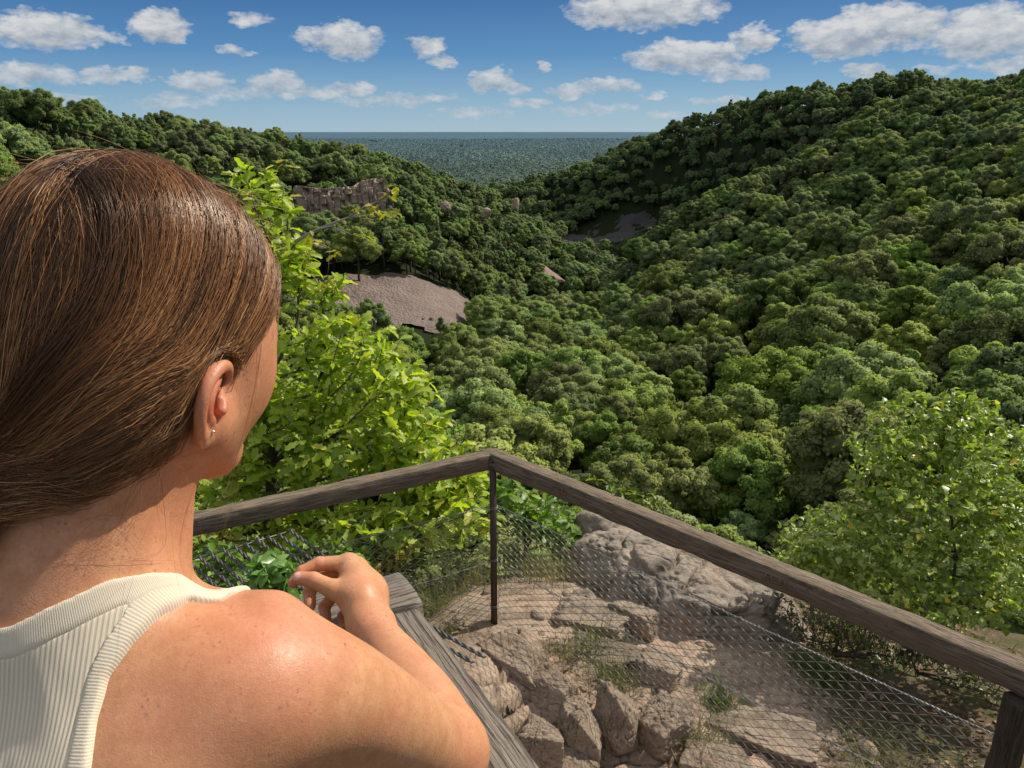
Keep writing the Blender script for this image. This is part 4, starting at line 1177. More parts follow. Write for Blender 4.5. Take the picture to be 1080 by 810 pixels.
def mat_terrace():
    m, nt, b = new_mat('terrace'); N = NT(nt); P = N.geo(); k = N.attr('rock'); ck = N.attr('crack')
    n1 = N.noise(P, 3.0, 6, .62, .4); n2 = N.noise(P, 24, 6, .7); fine = N.noise(P, 140, 4, .7); n3 = N.noise(P, 1.7, 4)
    rock = N.mix(N.ramp(n1, [(.32, 0), (.66, 1)]), (.27, .195, .135), (.52, .395, .285))
    rock = N.mix(N.math('MULTIPLY', N.ramp(n3, [(.44, 0), (.60, 1)]), .6), rock, (.53, .36, .255))
    rock = N.mix(N.math('MULTIPLY', N.ramp(n2, [(.34, 1), (.5, 0)]), .6), rock, (.11, .078, .052))
    soil = N.mix(N.ramp(n2, [(.35, 0), (.65, 1)]), (.065, .045, .026), (.20, .145, .085))
    soil = N.mix(N.ramp(N.noise(P, 2.3, 5, .6), [(.46, 0), (.58, .85)]), soil, N.mix(n2, (.040, .050, .012), (.13, .125, .042)))
    base = N.mix(N.ramp(N.math('ADD', k, N.math('MULTIPLY', N.math('SUBTRACT', n2, .5), .5)), [(.30, 0), (.48, 1)]), soil, rock)
    base = N.mix(N.math('MULTIPLY', ck, .8, clamp=True), base, (.05, .037, .022))
    base = N.mix(N.math('MULTIPLY', N.ramp(fine, [(.3, 1), (.5, 0)]), .45), base, (.09, .065, .045))
    N.l(base, b.inputs['Base Color']); b.inputs['Roughness'].default_value = .92; b.inputs['Specular IOR Level'].default_value = .2
    N.l(N.bump(N.math('ADD', n2, N.math('MULTIPLY', fine, .4)), .8, .02), b.inputs['Normal'])
    return m

def build_terrace():
    xs = axis((-5, -2.2, .09), (-2.2, 3.4, .017), (3.4, 6, .09)); ys = axis((-3, 1.6, .09), (1.6, 5.2, .017), (5.2, 9, .09))
    X, Y = np.meshgrid(xs, ys, indexing='ij'); Z, m, ck = near_ground(X, Y)
    n0, n1 = X.shape; i, j = np.meshgrid(np.arange(n0 - 1), np.arange(n1 - 1), indexing='ij')
    q = np.stack([i * n1 + j, (i + 1) * n1 + j, (i + 1) * n1 + j + 1, i * n1 + j + 1], -1).reshape(-1, 4)
    link('rocky_terrace', make_mesh('rocky_terrace', np.stack([X, Y, Z], -1).reshape(-1, 3), q, mat_terrace(), True, {'rock': m.ravel(), 'crack': ck.ravel()}), kind='structure')

_ico = {}
def ico(n):
    if n not in _ico:
        import bmesh
        bm = bmesh.new(); bmesh.ops.create_icosphere(bm, subdivisions=n, radius=1); bm.verts.ensure_lookup_table()
        _ico[n] = (np.array([v.co[:] for v in bm.verts]), np.array([[v.index for v in f.verts] for f in bm.faces])); bm.free()
    return _ico[n]

def rock_mesh(name, seed, rad, mat, planes=15, rough=.05, sub=5, sharp=26):
    """a broken block: a sphere cut by random joint planes, then weathered"""
    r = np.random.default_rng(seed); d, f = ico(sub)
    n = norm(r.normal(size=(planes, 3))); n = np.concatenate([n, [[0, 0, 1], [0, 0, -1], [1, .1, 0], [-1, .2, 0], [.1, 1, 0], [-.1, -1, 0]]]); n = norm(n + r.normal(0, .12, n.shape)); h = r.uniform(.72, 1.0, len(n))
    c = np.maximum(d @ n.T, 1e-3) / h
    s = (c ** sharp).sum(1) ** (1 / sharp); v = d / s[:, None]
    v = v * (1 + rough * fnoise(v, seed, 5, 2.6, .55) * 1.6 + rough * .55 * np.abs(fnoise(v, seed + 3, 4, 5)))[:, None]
    cr = np.abs(fnoise(v * [1, .5, .7], seed + 9, 2, 2.1)); cs = np.abs(fnoise(v * [.8, 1, 1.3], seed + 15, 3, 4.5)); v = v * (1 - .10 * np.exp(-(cr / .022) ** 2) - .05 * np.exp(-(cs / .03) ** 2) + rough * .35 * fnoise(v, seed + 21, 4, 11))[:, None]
    return make_mesh(name, v * np.asarray(rad), f, mat, True)

def rot_z(o, a, tilt=(0, 0)): o.rotation_euler = (tilt[0], tilt[1], a)

def build_rocks():
    grey = mat_rock('boulder_stone', (.41, .33, .255), (.155, .120, .090), (.46, .42, .36), .30, (.42, .30, .22))
    tan = mat_rock('block_stone', (.46, .345, .245), (.185, .130, .088), (.43, .38, .30), .25, (.44, .30, .205))
    def put(nm, lab, seed, c, rad, mat, rz=0, tilt=(0, 0), group=None, **k):
        o = link(nm, rock_mesh(nm, seed, rad, mat, **k), None, lab, 'boulder' if nm == 'boulder' else 'rock', group); o.location = tuple(c); rot_z(o, rz, tilt); return o
    put('boulder', 'big flat-topped grey boulder just behind the wire mesh of the right railing', 3, V3(.96, 3.93, -2.88), (.74, .56, .50), grey, R(-24), (R(6), R(5)), sub=7, rough=.055, planes=11, sharp=40)
    put('boulder', 'rounded grey boulder under the right rail, at the right end of the big flat-topped one', 8, V3(1.52, 3.72, -2.86), (.27, .24, .30), grey, R(15), sub=5, rough=.04)
    put('boulder', 'small pale grey rock standing behind the left end of the big flat-topped boulder', 14, V3(.66, 4.75, -2.86), (.34, .26, .32), grey, R(40), rough=.05)
    put('boulder', 'upright grey stone with a dark split at the left end of the big flat-topped boulder', 21, V3(.42, 3.72, -2.80), (.13, .17, .24), grey, R(10), rough=.05)
    B = [  # pixel, half size x/y/z, turn
     ((612, 778), (.105, .13, .17), -18, 'tall tan stone block wedged between two cracks left of the widest block'),
     ((655, 772), (.105, .14, .18), -24, 'widest tan stone block with a sunlit flat top below the grass tuft'),
     ((702, 778), (.125, .15, .16), -30, 'dark-sided tan block leaning against the widest block'),
     ((752, 812), (.17, .15, .11), -14, 'low tan slab at the bottom edge of the photo under the wire mesh'),
     ((583, 728), (.12, .09, .07), -32, 'flat pinkish stone left of the dark hole in the rock'),
     ((566, 782), (.10, .11, .11), -12, 'rough tan stone beside the grey weathered rail'),
     ((604, 815), (.10, .10, .08), -22, 'small broken stone at the bottom edge beside the weathered rail'),
     ((640, 690), (.19, .11, .06), -28, 'thin pinkish slab lying under the dry grass below the railing corner'),
     ((545, 695), (.19, .12, .06), -38, 'long flat slab in the sun below the thin corner post'),
     ((694, 712), (.14, .13, .11), -10, 'grey-brown stone in front of the big boulder behind the mesh'),
     ((505, 660), (.20, .14, .06), -8, 'sandy ledge of rock at the foot of the thin corner post'),
     ((812, 775), (.26, .16, .06), -35, 'flat grey slab in thin grass under the wire mesh at the lower right'),
     ((618, 655), (.24, .14, .08), -20, 'broad pinkish slab between the corner post and the big boulder'),
     ((668, 660), (.13, .10, .12), -40, 'cracked grey-pink stone at the foot of the big boulder, behind the mesh')]
    for k, (p, rad, rz, lab) in enumerate(B):
        c = at_z(*p, -2.55); z = float(near_base(c[0], c[1])); c = at_z(*p, z); c[2] = z + rad[2] * .05
        put('rock', lab, 60 + k, c, rad, tan, R(rz), (R((k * 37) % 13 - 6), R((k * 23) % 11 - 5)), rough=.075, planes=5, sharp=44, sub=6)
    r = np.random.default_rng(77)
    G = Geo()
    for k in range(420):
        x, y = r.uniform(-.6, 3.0), r.uniform(1.9, 4.6); z = float(near_ground(np.array([x]), np.array([y]))[0][0]); s = r.uniform(.006, .022) * (1 + (r.random() < .1))
        d, f = ico(2); v = d * (1 + .25 * fnoise(d, k, 2, 1.7))[:, None] * [s * 1.3, s, s * .7]; a = r.uniform(0, 6.3); v = v @ np.array([[math.cos(a), math.sin(a), 0], [-math.sin(a), math.cos(a), 0], [0, 0, 1]]) + [x, y, z]
        G.add(v, f)
    link('gravel', G.mesh('gravel', tan, True), None, 'loose gravel and stone chips lying on the rock below the railing', 'gravel', kind='stuff')
    # cliff and outcrops on the left hillside
    cm = mat_rock('cliff_stone', (.46, .345, .265), (.20, .145, .11), (.46, .40, .34), .30, (.50, .33, .24))
    cm2 = cm
    def cliff(px0, px1, pyt, pyb, d, lab, seed):
        a, b = at_dist(px0, pyb, d), at_dist(px1, pyb, d + 14); top = at_dist(px0, pyt, d)[2]
        ux = np.linspace(0, 1, 200); uz = np.linspace(-.35, 1.05, 70); U, Zz = np.meshgrid(ux, uz, indexing='ij')
        base = a[None, None] * (1 - U[..., None]) + b[None, None] * U[..., None]
        nrm = norm(np.array([b[1] - a[1], -(b[0] - a[0]), 0])); H = top - a[2]
        Pp = base.copy(); Pp[..., 2] = a[2] + Zz * H
        L = np.hypot(*(b - a)[:2]); q = np.c_[(U * L).ravel(), np.zeros(U.size), (Zz * H).ravel()]
        # columns of rock between upright cracks, broken by a few ledges
        xw = q[:, 0] + fnoise(q * [1, 1, .35], seed, 3, .22) * 2.4; cw = 2.6; col = np.floor(xw / cw); fr = xw / cw - col
        led = np.floor(q[:, 2] / 4.6 + _hash(col.astype(np.int64), np.zeros(len(q), np.int64), np.zeros(len(q), np.int64), 2) * .5)
        off = _hash(col.astype(np.int64), led.astype(np.int64), np.zeros(len(q), np.int64), seed)
        disp = off * 1.1 + (fr - .5) * 1.5 * np.sign(off + .2) + fnoise(q * [1, 1, .5], seed + 2, 4, .6) * .9 - np.exp(-(np.minimum(fr, 1 - fr) / .07) ** 2) * 1.6 - Zz.ravel() * H * .10 - 2.5
        disp = disp - np.clip((np.abs(U.ravel() - .5) - .40) / .1, 0, 1) ** 2 * 14
        Pp[..., 2] -= np.clip(Zz - .5, 0, 1) * H * np.clip(.25 + 2.2 * np.clip((np.abs(U - .5) - .36) / .14, 0, 1) + .5 * fnoise(np.c_[(U * L).ravel(), np.zeros(U.size), np.zeros(U.size)], seed + 1, 2, .09).reshape(U.shape), 0, 2)
        Pp = Pp.reshape(-1, 3) + nrm * disp[:, None]
        back = np.clip(Zz.ravel() - 1.0, 0, 1) / .05; Pp -= nrm * (back * 8)[:, None]; Pp[:, 2] -= back * 2.5
        n0, n1 = U.shape; i, j = np.meshgrid(np.arange(n0 - 1), np.arange(n1 - 1), indexing='ij')
        qd = np.stack([i * n1 + j, (i + 1) * n1 + j, (i + 1) * n1 + j + 1, i * n1 + j + 1], -1).reshape(-1, 4)
        link('rock_cliff', make_mesh('rock_cliff', Pp, qd, cm, False), None, lab, 'cliff')
    cliff(298, 428, 190, 232, 336, 'broad pinkish-grey cliff face below the trees of the left plateau', 5)
    for k, (px, py, d, rad, lab) in enumerate([((470), 219, 392, (3.2, 2.4, 3.6), 'small pale rock outcrop among the trees right of the broad cliff'),
                                              ((513), 224, 434, (2.8, 2.2, 3.2), 'small rock outcrop near the right end of the left ridge'),
                                              ((544), 216, 488, (2.4, 2.0, 5.2), 'grey rock pinnacle at the tip of the left ridge above the gorge')]):
        put('rock_outcrop', lab, 120 + k, at_dist(px, py, d), rad, cm, .4 * k, (0, 0), planes=14, rough=.14, sub=5)

# ------------------------------------------------------------------ railings
def mat_wood(name, c_hi, c_lo, rough=.8):
    m, nt, b = new_mat(name); N = NT(nt); P = N.coord('Object')
    g = N.noise(N.mapping(P, (5, 90, 90)), 1.0, 6, .65, 1.2); g2 = N.noise(N.mapping(P, (9, 260, 260)), 1.0, 4, .6); big = N.noise(N.mapping(P, (3, 8, 8)), 1.0, 4)
    col = N.mix(N.ramp(g, [(.30, 0), (.68, 1)]), c_lo, c_hi)
    col = N.mix(N.ramp(g2, [(.40, .75), (.50, 0)]), col, tuple(x * .30 for x in c_lo))
    col = N.mix(N.math('MULTIPLY', N.ramp(big, [(.40, 0), (.66, 1)]), .6), col, tuple(x * .55 for x in c_hi))
    spot = N.voronoi(N.mapping(P, (14, 40, 40)), 1.0); col = N.mix(N.ramp(spot, [(.07, .7), (.12, 0)]), col, (.02, .015, .012))
    N.l(col, b.inputs['Base Color']); b.inputs['Roughness'].default_value = rough; b.inputs['Specular IOR Level'].default_value = .3
    h = N.math('ADD', g, N.math('MULTIPLY', N.ramp(g2, [(.38, 0), (.50, 1)]), .7))
    N.l(N.bump(h, .7, .006), b.inputs['Normal'])
    return m

def beam_mesh(name, L, w, h, mat, seed, wear=.006, step=.012, mitre=(0, 0)):
    """a squared timber along local x from 0 to L, top at z=0; worn rounded edges; mitre = end skew per unit y"""
    nx = max(3, int(L / step)); prof = []
    hw, rr = w / 2, min(w, h) * .085
    def side(a, b, k): return [(a[0] + (b[0] - a[0]) * t, a[1] + (b[1] - a[1]) * t) for t in np.linspace(0, 1, k, endpoint=False)]
    c = [(-hw + rr, 0), (hw - rr, 0), (hw - .3 * rr, -.3 * rr), (hw, -rr), (hw, -h + rr), (hw - .3 * rr, -h + .3 * rr), (hw - rr, -h), (-hw + rr, -h), (-hw + .3 * rr, -h + .3 * rr), (-hw, -h + rr), (-hw, -rr), (-hw + .3 * rr, -.3 * rr)]
    for a, b, k in zip(c, c[1:] + c[:1], (7, 1, 1, 7, 1, 1, 7, 1, 1, 7, 1, 1)): prof += side(a, b, k)
    prof = np.array(prof); m = len(prof); x = np.linspace(0, L, nx)
    X = np.repeat(x, m); Yp = np.tile(prof[:, 0], nx); Zp = np.tile(prof[:, 1], nx)
    P = np.c_[X, Yp, Zp]; q = P * [2.2, 1, 1] + seed * 3.1
    edge = np.clip((np.abs(Yp) / hw + np.abs((Zp + h / 2) / (h / 2)) - 1.35) / .5, 0, 1)
    ins = wear * (fnoise(q, seed, 4, 9) * .5 + edge * (.6 + 1.6 * np.clip(fnoise(q, seed + 4, 3, 5), 0, 1)))
    cen = np.c_[X, np.zeros_like(X), np.full_like(X, -h / 2)]; dv = norm(P - cen); P = P - dv * ins[:, None] + np.c_[np.zeros_like(X), .004 * fnoise(q * [.3, 0, 0], seed + 6, 2, 2), .004 * fnoise(q * [.3, 0, 0], seed + 8, 2, 2)]
    gr = fnoise(np.c_[X * .8, Yp * 26, Zp * 26], seed + 12, 3, 3.0); P = P - dv * (.0016 * np.clip(-gr, 0, 1))[:, None]
    P[:, 0] += np.where(X < L / 2, (1 - X / L) ** 8 * mitre[0] * P[:, 1], (X / L) ** 8 * mitre[1] * P[:, 1])
    i, j = np.meshgrid(np.arange(nx - 1), np.arange(m), indexing='ij'); j2 = (j + 1) % m
    qd = np.stack([i * m + j, (i + 1) * m + j, (i + 1) * m + j2, i * m + j2], -1).reshape(-1, 4)
    V = np.concatenate([P, [[P[:m, 0].mean(), 0, -h / 2], [P[-m:, 0].mean(), 0, -h / 2]]]); a = np.arange(m); b = (a + 1) % m; n = len(P)
    t = np.concatenate([np.c_[a, b, np.full(m, n)], np.c_[(nx - 1) * m + b, (nx - 1) * m + a, np.full(m, n + 1)]])
    return make_mesh(name, V, [qd, t], mat, True)

def place_beam(name, parent, A, B, w, h, mat, seed, **k):
    A, B = np.array(A, float), np.array(B, float); d = B - A; L = np.linalg.norm(d)
    o = link(name, beam_mesh(name, L, w, h, mat, seed, **k), parent)
    o.location = tuple(A - np.array(parent.location if parent else (0, 0, 0))); o.rotation_euler = (0, -math.asin(d[2] / L), math.atan2(d[1], d[0])); return o

def chainlink(A, B, ztop, zbot_fn, pitch=.038, rad=.0016, sag=.0, lean=0.0):
    """woven diamond mesh between two posts"""
    A, B = np.array(A[:2], float), np.array(B[:2], float); L = np.linalg.norm(B - A); u = (B - A) / L; n = np.array([-u[1], u[0]])
    G = Geo(); cols = int(L / (pitch)); r = np.random.default_rng(4)
    for c in range(cols + 1):
        x0 = c * pitch; s0 = min(x0, L); zt = ztop; zb = float(zbot_fn(A + u * s0)); m = int((zt - zb) / (pitch * .5)) + 1
        k = np.arange(m * 2 + 1); side_ = np.where((k // 2) % 2 == 0, -1, 1); half = k % 2
        kk = np.arange(m + 1); x = x0 + np.where((kk + c) % 2 == 0, -.5, .5) * pitch * 1.04; z = zt - kk * pitch * .5; dep = np.where(kk % 2 == 0, .0022, -.0022)
        # mid points carry the wire from one face of the weave to the other
        x = np.interp(np.arange(0, m + .01, .5), kk, x); z = np.interp(np.arange(0, m + .01, .5), kk, z); dep = np.interp(np.arange(0, m + .01, .5), kk, dep)
        w = np.c_[x, z]; bow = .018 * np.sin(x * 2.1 + 1) * np.clip((zt - z) / .5, 0, 1) + .010 * np.sin(x * 7 + z * 5) * np.clip((zt - z) / .3, 0, 1)
        x = np.clip(x, 0.01, L - .01)
        zz = z + .012 * np.sin(x * 3.1) * np.clip((zt - z) / .3, 0, 1) - sag * np.sin(np.pi * np.clip(x / L, 0, 1))
        p = np.c_[A[0] + u[0] * x + n[0] * (dep + bow), A[1] + u[1] * x + n[1] * (dep + bow), zz]
        if len(p) > 2: v, f = tube(p, rad, 5, False); G.add(v, f)
    return G, L, u

def twisted(p0, p1, rad, turns, n=40, lay=None, sag=0):
    G = Geo(); p0, p1 = np.array(p0, float), np.array(p1, float); t = np.linspace(0, 1, n)[:, None]; d = norm(p1 - p0); a = norm(np.cross(d, [0, 0, 1.0])); b = np.cross(d, a); lay = lay or rad
    for s in (0, np.pi):
        th = t * turns * 2 * np.pi + s; p = p0 + (p1 - p0) * t + a * np.cos(th) * lay + b * np.sin(th) * lay - np.array([0, 0, 1]) * sag * np.sin(np.pi * t)
        v, f = tube(p, rad, 5); G.add(v, f)
    return G

CORNER = np.array([-.094, 3.355, -1.5]); LEFT_END = np.array([-2.05, 2.325, -1.5]); RIGHT_END = np.array([2.30, 1.10, -1.515])
def build_railing():
    dark = mat_wood('weathered_rail', (.310, .235, .160), (.105, .074, .048)); post_m = mat_wood('post_wood', (.11, .08, .055), (.05, .035, .024))
    steel = mat_rust = simple_mat('brown_steel', (.075, .052, .038), .6, .35); galv = simple_mat('galvanised_wire', (.26, .25, .235), .40, .5)
    t = thing('railing', 'dark weathered timber railing with wire mesh that turns a corner above the gorge', 'railing', tuple(CORNER + [0, 0, -1.0]))
    o = np.array(t.location)
    lr = place_beam('rail', t, LEFT_END, CORNER + norm(CORNER - LEFT_END) * .03, .078, .088, dark, 3, mitre=(0, -.55))
    rr = place_beam('rail', t, CORNER + norm(CORNER - RIGHT_END) * .03, RIGHT_END, .082, .094, dark, 8, mitre=(.72, 0))
    # initials scratched in the face of the right-hand rail
    pale = simple_mat('fresh_scratch', (.22, .15, .095), .9)
    def strokes(x0, z0, s, segs, nm):
        G = Geo()
        for ax, az, bx, bz in segs:
            p = np.array([[x0 + ax * s, -.0405, z0 + az * s], [x0 + (ax + bx) * .5 * s, -.0412, z0 + (az + bz) * .5 * s], [x0 + bx * s, -.0405, z0 + bz * s]])
            v, f = tube(p, .0016, 5); G.add(v, f)
        return G
    M = lambda x: [(x, 0, x + .1, 1), (x + .1, 1, x + .4, .3), (x + .4, .3, x + .7, 1), (x + .7, 1, x + .8, 0)]
    A_ = lambda x: [(x, 0, x + .35, 1), (x + .35, 1, x + .7, 0), (x + .15, .4, x + .55, .4)]
    ma = strokes(1.47, -.066, .038, M(0) + [(1.05, .02, 1.10, .02), (1.05, .4, 1.1, .4)] + M(1.4) + A_(2.45), 'ma')
    c = link('carving', ma.mesh('carving', pale, True), rr, 'initials M:MA scratched in the rail')
    zv = strokes(.44, -.064, .042, [(0, 1, .6, 1), (.6, 1, 0, 0), (0, 0, .6, 0), (1.0, 1, 1.35, 0), (1.35, 0, 1.7, 1), (1.0, 1, 1.7, 1)], 'zv')
    link('carving', zv.mesh('carving', pale, True), rr, 'letters ZV scratched in the rail')
    # posts
    G = Geo(); foot = np.array([CORNER[0], CORNER[1] - .055]); z0 = float(near_ground(np.array([foot[0]]), np.array([foot[1]]))[0][0]) - .15
    for dx, dy, w, d in ((0, 0, .034, .006), (-.014, .016, .006, .034)):   # an angle iron
        v = np.array([[sx * w / 2, sy * d / 2, 0] for sx in (-1, 1) for sy in (-1, 1)]); bb = np.array([v + [foot[0] + dx, foot[1] + dy, z0], v + [foot[0] + dx, foot[1] + dy, -1.525]]).reshape(-1, 3)
        G.add(bb, np.array([[0, 1, 5, 4], [1, 3, 7, 5], [3, 2, 6, 7], [2, 0, 4, 6], [4, 5, 7, 6], [2, 3, 1, 0]]))
    for dz in (-.03, -.075):
        v, f = ball([foot[0], foot[1] - .006, -1.5 + dz], .007); G.add(v, f)
    p = link('post', G.mesh('post', steel), t, 'thin brown angle-iron post at the corner'); p.location = tuple(-o)
    def wood_post(A, top, w=.075):
        zb = float(near_base(A[0], A[1])) - .25; Lh = top - zb
        q = link('post', beam_mesh('post', Lh, w, w * .9, post_m, int(A[0] * 10) + 40), t); q.location = tuple(np.array([A[0] - .03, A[1], top]) - o); q.rotation_euler = (0, math.pi / 2, 0)
    ur = norm((RIGHT_END - CORNER)[:2]); un = np.array([-ur[1], ur[0]])
    pr = CORNER[:2] + ur * 2.30
    wood_post(pr, -1.605)
    wood_post(LEFT_END[:2], -1.59)
    # meshes and their wires
    def gz(P): return near_ground(np.array([P[0]]), np.array([P[1]]))[0][0] - .01
    for (B, nm, zt) in ((np.r_[pr, 0], 'right', -1.795), (LEFT_END, 'left', -1.80)):
        G, L, u = chainlink(CORNER, B, zt, gz); w = link('wire_mesh', G.mesh('wire_mesh', galv, True), t); w.location = tuple(-o)
        e = CORNER[:2] + u * L
        for k, z in enumerate((zt, zt - .33)):
            W = twisted((*CORNER[:2], z), (*e, z), .0016, 70 if k == 0 else 20, 320, .0022, .02 if k else .006); q = link('wire', W.mesh('wire', galv, True), t); q.location = tuple(-o)
    for z in (-1.56, -1.80, -2.10, -2.38):     # ties round the post
        G = Geo(); th = np.linspace(0, 4 * np.pi, 30); v, f = tube(np.c_[foot[0] + .022 * np.cos(th), foot[1] + .012 + .022 * np.sin(th), z + .004 * th / 3], .0014, 5); G.add(v, f)
        q = link('wire_tie', G.mesh('wire_tie', galv, True), t); q.location = tuple(-o)

NB0, NB1 = np.array([-.172, .93]), np.array([.029, .583])           # right edge of the inner rail
def build_platform():
    grey = mat_wood('silvered_rail', (.30, .255, .205), (.105, .085, .064)); deckm = mat_wood('deck_wood', (.24, .20, .16), (.09, .07, .055)); galv = simple_mat('dull_wire', (.16, .15, .14), .5, .7)
    d = norm(NB1 - NB0); n = np.array([d[1], -d[0]]); n = n if n[0] < 0 else -n
    W = .125
    t = thing('inner_railing', 'silver-grey timber rail end under the woman\'s forearm', 'railing', (NB0[0] + n[0] * W / 2, NB0[1] + n[1] * W / 2, -1.72)); o = np.array(t.location)
    zt = -.598
    a = np.r_[NB0 + n * W / 2 + d * .105, zt]; b = np.r_[NB0 + n * W / 2 + d * 1.6, zt]
    place_beam('rail', t, a, b, W, .09, grey, 21, wear=.005)
    ad = n                                                             # the other rail butts across its end
    a2 = np.r_[NB0 + d * .050, zt - .002] - np.r_[ad * .004, 0]; b2 = np.r_[NB0 + d * .050 + ad * 1.35, zt - .002]
    place_beam('rail', t, a2, b2, .100, .09, grey, 27, wear=.006)
    for q in (NB0 + n * W / 2 + d * .055, NB0 + n * W / 2 + d * 1.5, NB0 + d * .05 + ad * 1.3):
        p = link('post', beam_mesh('post', 1.02, .09, .085, grey, 31), t); p.location = tuple(np.array([q[0] - .045, q[1], zt - .094]) - o); p.rotation_euler = (0, math.pi / 2, 0)
    # nail heads
    nm_ = simple_mat('nail_steel', (.10, .11, .14), .5, .8)
    for s in (.13, .16):
        G = Geo(); p = NB0 + n * (.05 + (s - .13)) + d * s; v, f = ball([p[0], p[1], zt + .0005], (.0055, .0055, .0022)); G.add(v, f)
        q = link('nail_head', G.mesh('nail_head', nm_, True), t); q.location = tuple(-o)
    # deck
    D = thing('wooden_platform', 'plank viewing platform the woman stands on', 'platform', tuple(np.r_[NB0, -1.72])); o2 = np.array(D.location)
    for k in range(15):
        y = .03 + k * .105; p0 = np.r_[NB0 + d * y - n * .05, -1.722]; p1 = np.r_[NB0 + d * y + n * 1.5, -1.722]
        place_beam('board', D, p0, p1, .098, .035, deckm, 50 + k, step=.08)
    for s in (.1, 1.4):
        place_beam('joist', D, np.r_[NB0 + n * s - d * .02, -1.762], np.r_[NB0 + n * s + d * 1.62, -1.762], .08, .12, deckm, 70, step=.08)
    for s, y in ((.1, .05), (1.4, .05), (.1, 1.5), (1.4, 1.5)):
        p = NB0 + n * s + d * y; p_ = link('leg', beam_mesh('leg', 1.0, .09, .09, deckm, 80, step=.08), D); p_.location = tuple(np.r_[p - [.045, 0], -1.885] - o2); p_.rotation_euler = (0, math.pi / 2, 0)
    # steel strands laid flat between the left railing and the platform
    ax_ = norm(np.array([.84, .54])); so_ = norm(np.array([.75, -.66])); O = np.array([-1.44, 2.77]); r = np.random.default_rng(3)
    N_ = thing('wire_netting', 'flat netting of thick twisted grey strands beside the left railing', 'netting', (O[0], O[1], -1.78)); oo = np.array(N_.location)
    for k in range(19):
        p = O + ax_ * (-.42 + k * .050); l = 1.25 if k < 20 else 1.25 - (k - 20) * .12
        T = twisted(np.r_[p, -1.755 - .004 * (k % 3)], np.r_[p + so_ * l, -1.80], .0046, 16, 90, .0048, .03); q = link('strand', T.mesh('strand', galv, True), N_); q.location = tuple(-oo)
    for s in (.0, .62):
        G = Geo()
        v, f = tube([np.r_[O + ax_ * -.45 + so_ * s, -1.765 - .03 * math.sin(s * 2.5)], np.r_[O + ax_ * .2 + so_ * s, -1.772 - .03 * math.sin(s * 2.5)], np.r_[O + ax_ * .50 + so_ * s, -1.765 - .03 * math.sin(s * 2.5)]], .0035, 6); G.add(v, f)
        q = link('cross_wire', G.mesh('cross_wire', galv, True), N_); q.location = tuple(-oo)
# ----------------------------------------------------------------------------
# plants at the lookout
# ----------------------------------------------------------------------------
OAK_S, OAK_W = np.array([0, .14, .28, .42, .56, .72, .88, 1.0]), np.array([.02, .07, .19, .13, .27, .17, .20, .02])
BIR_S, BIR_W = np.array([0, .22, .5, .8, 1.0]), np.array([.03, .36, .33, .14, .0])
ELL_S, ELL_W = np.array([0, .25, .55, .82, 1.0]), np.array([.02, .22, .27, .15, .0])

def leaves_geo(base, dirv, up, size, S, W, r, curl=.25, fold=.35):
    """real leaf outlines: a folded midrib with a blade either side"""
    n = len(base); m = len(S); d = norm(dirv); s = norm(np.cross(d, up)); u = np.cross(s, d)
    size = np.broadcast_to(np.asarray(size, float), (n,))[:, None, None]
    cu = r.normal(curl, .18, (n, 1, 1)); fo = r.normal(fold, .15, (n, 1, 1))
    t = S[None, :, None]; w = W[None, :, None] * r.uniform(.85, 1.15, (n, 1, 1))
    mid = base[:, None] + size * (d[:, None] * t - u[:, None] * cu * t * t)
    L = mid + size * (s[:, None] * w + u[:, None] * (w * fo)); Rr = mid + size * (-s[:, None] * w + u[:, None] * (w * fo))
    v = np.stack([L, mid, Rr], 2).reshape(-1, 3)
    i = np.arange(n)[:, None, None] * m * 3; j = np.arange(m - 1)[None, :, None] * 3; k = np.arange(2)[None, None, :]
    q = np.stack(np.broadcast_arrays(i + j + k, i + j + k + 1, i + j + 3 + k + 1, i + j + 3 + k), -1).reshape(-1, 4)
    return v, q, m * 3

def grow(base_pts, targets, r, step=.10, wander=.02, k_len=.35, up=.25):
    """branches: each target joins the nearest point of the growing skeleton"""
    nodes = [np.array(p, float) for p in base_pts]; par = [-1] + list(range(len(base_pts) - 1)); dist = [0.0]
    for i in range(1, len(nodes)): dist.append(dist[-1] + np.linalg.norm(nodes[i] - nodes[i - 1]))
    tips = []
    order = np.argsort([np.linalg.norm(t - nodes[-1]) for t in targets])
    for ti in order:
        t = targets[ti]; A = np.array(nodes); dd = np.linalg.norm(A - t, axis=1) + k_len * np.array(dist)
        dd += np.where(A[:, 2] > t[2] - .02, .12, 0); j = int(np.argmin(dd)); p0 = A[j]; L = np.linalg.norm(t - p0); n = max(1, int(L / step)); prev = j
        sagv = np.array([0, 0, 1.0]) * up * L
        for q in range(1, n + 1):
            f = q / n; p = p0 + (t - p0) * f + sagv * (f * (1 - f)) * .6 + r.normal(0, wander, 3) * (f < 1)
            nodes.append(p); par.append(prev); dist.append(dist[prev] + np.linalg.norm(p - nodes[prev])); prev = len(nodes) - 1
        tips.append(prev)
    nodes = np.array(nodes); par = np.array(par); cnt = np.zeros(len(nodes))
    for t in tips: cnt[t] += 1
    for i in range(len(nodes) - 1, 0, -1): cnt[par[i]] += cnt[i]
    return nodes, par, cnt, tips

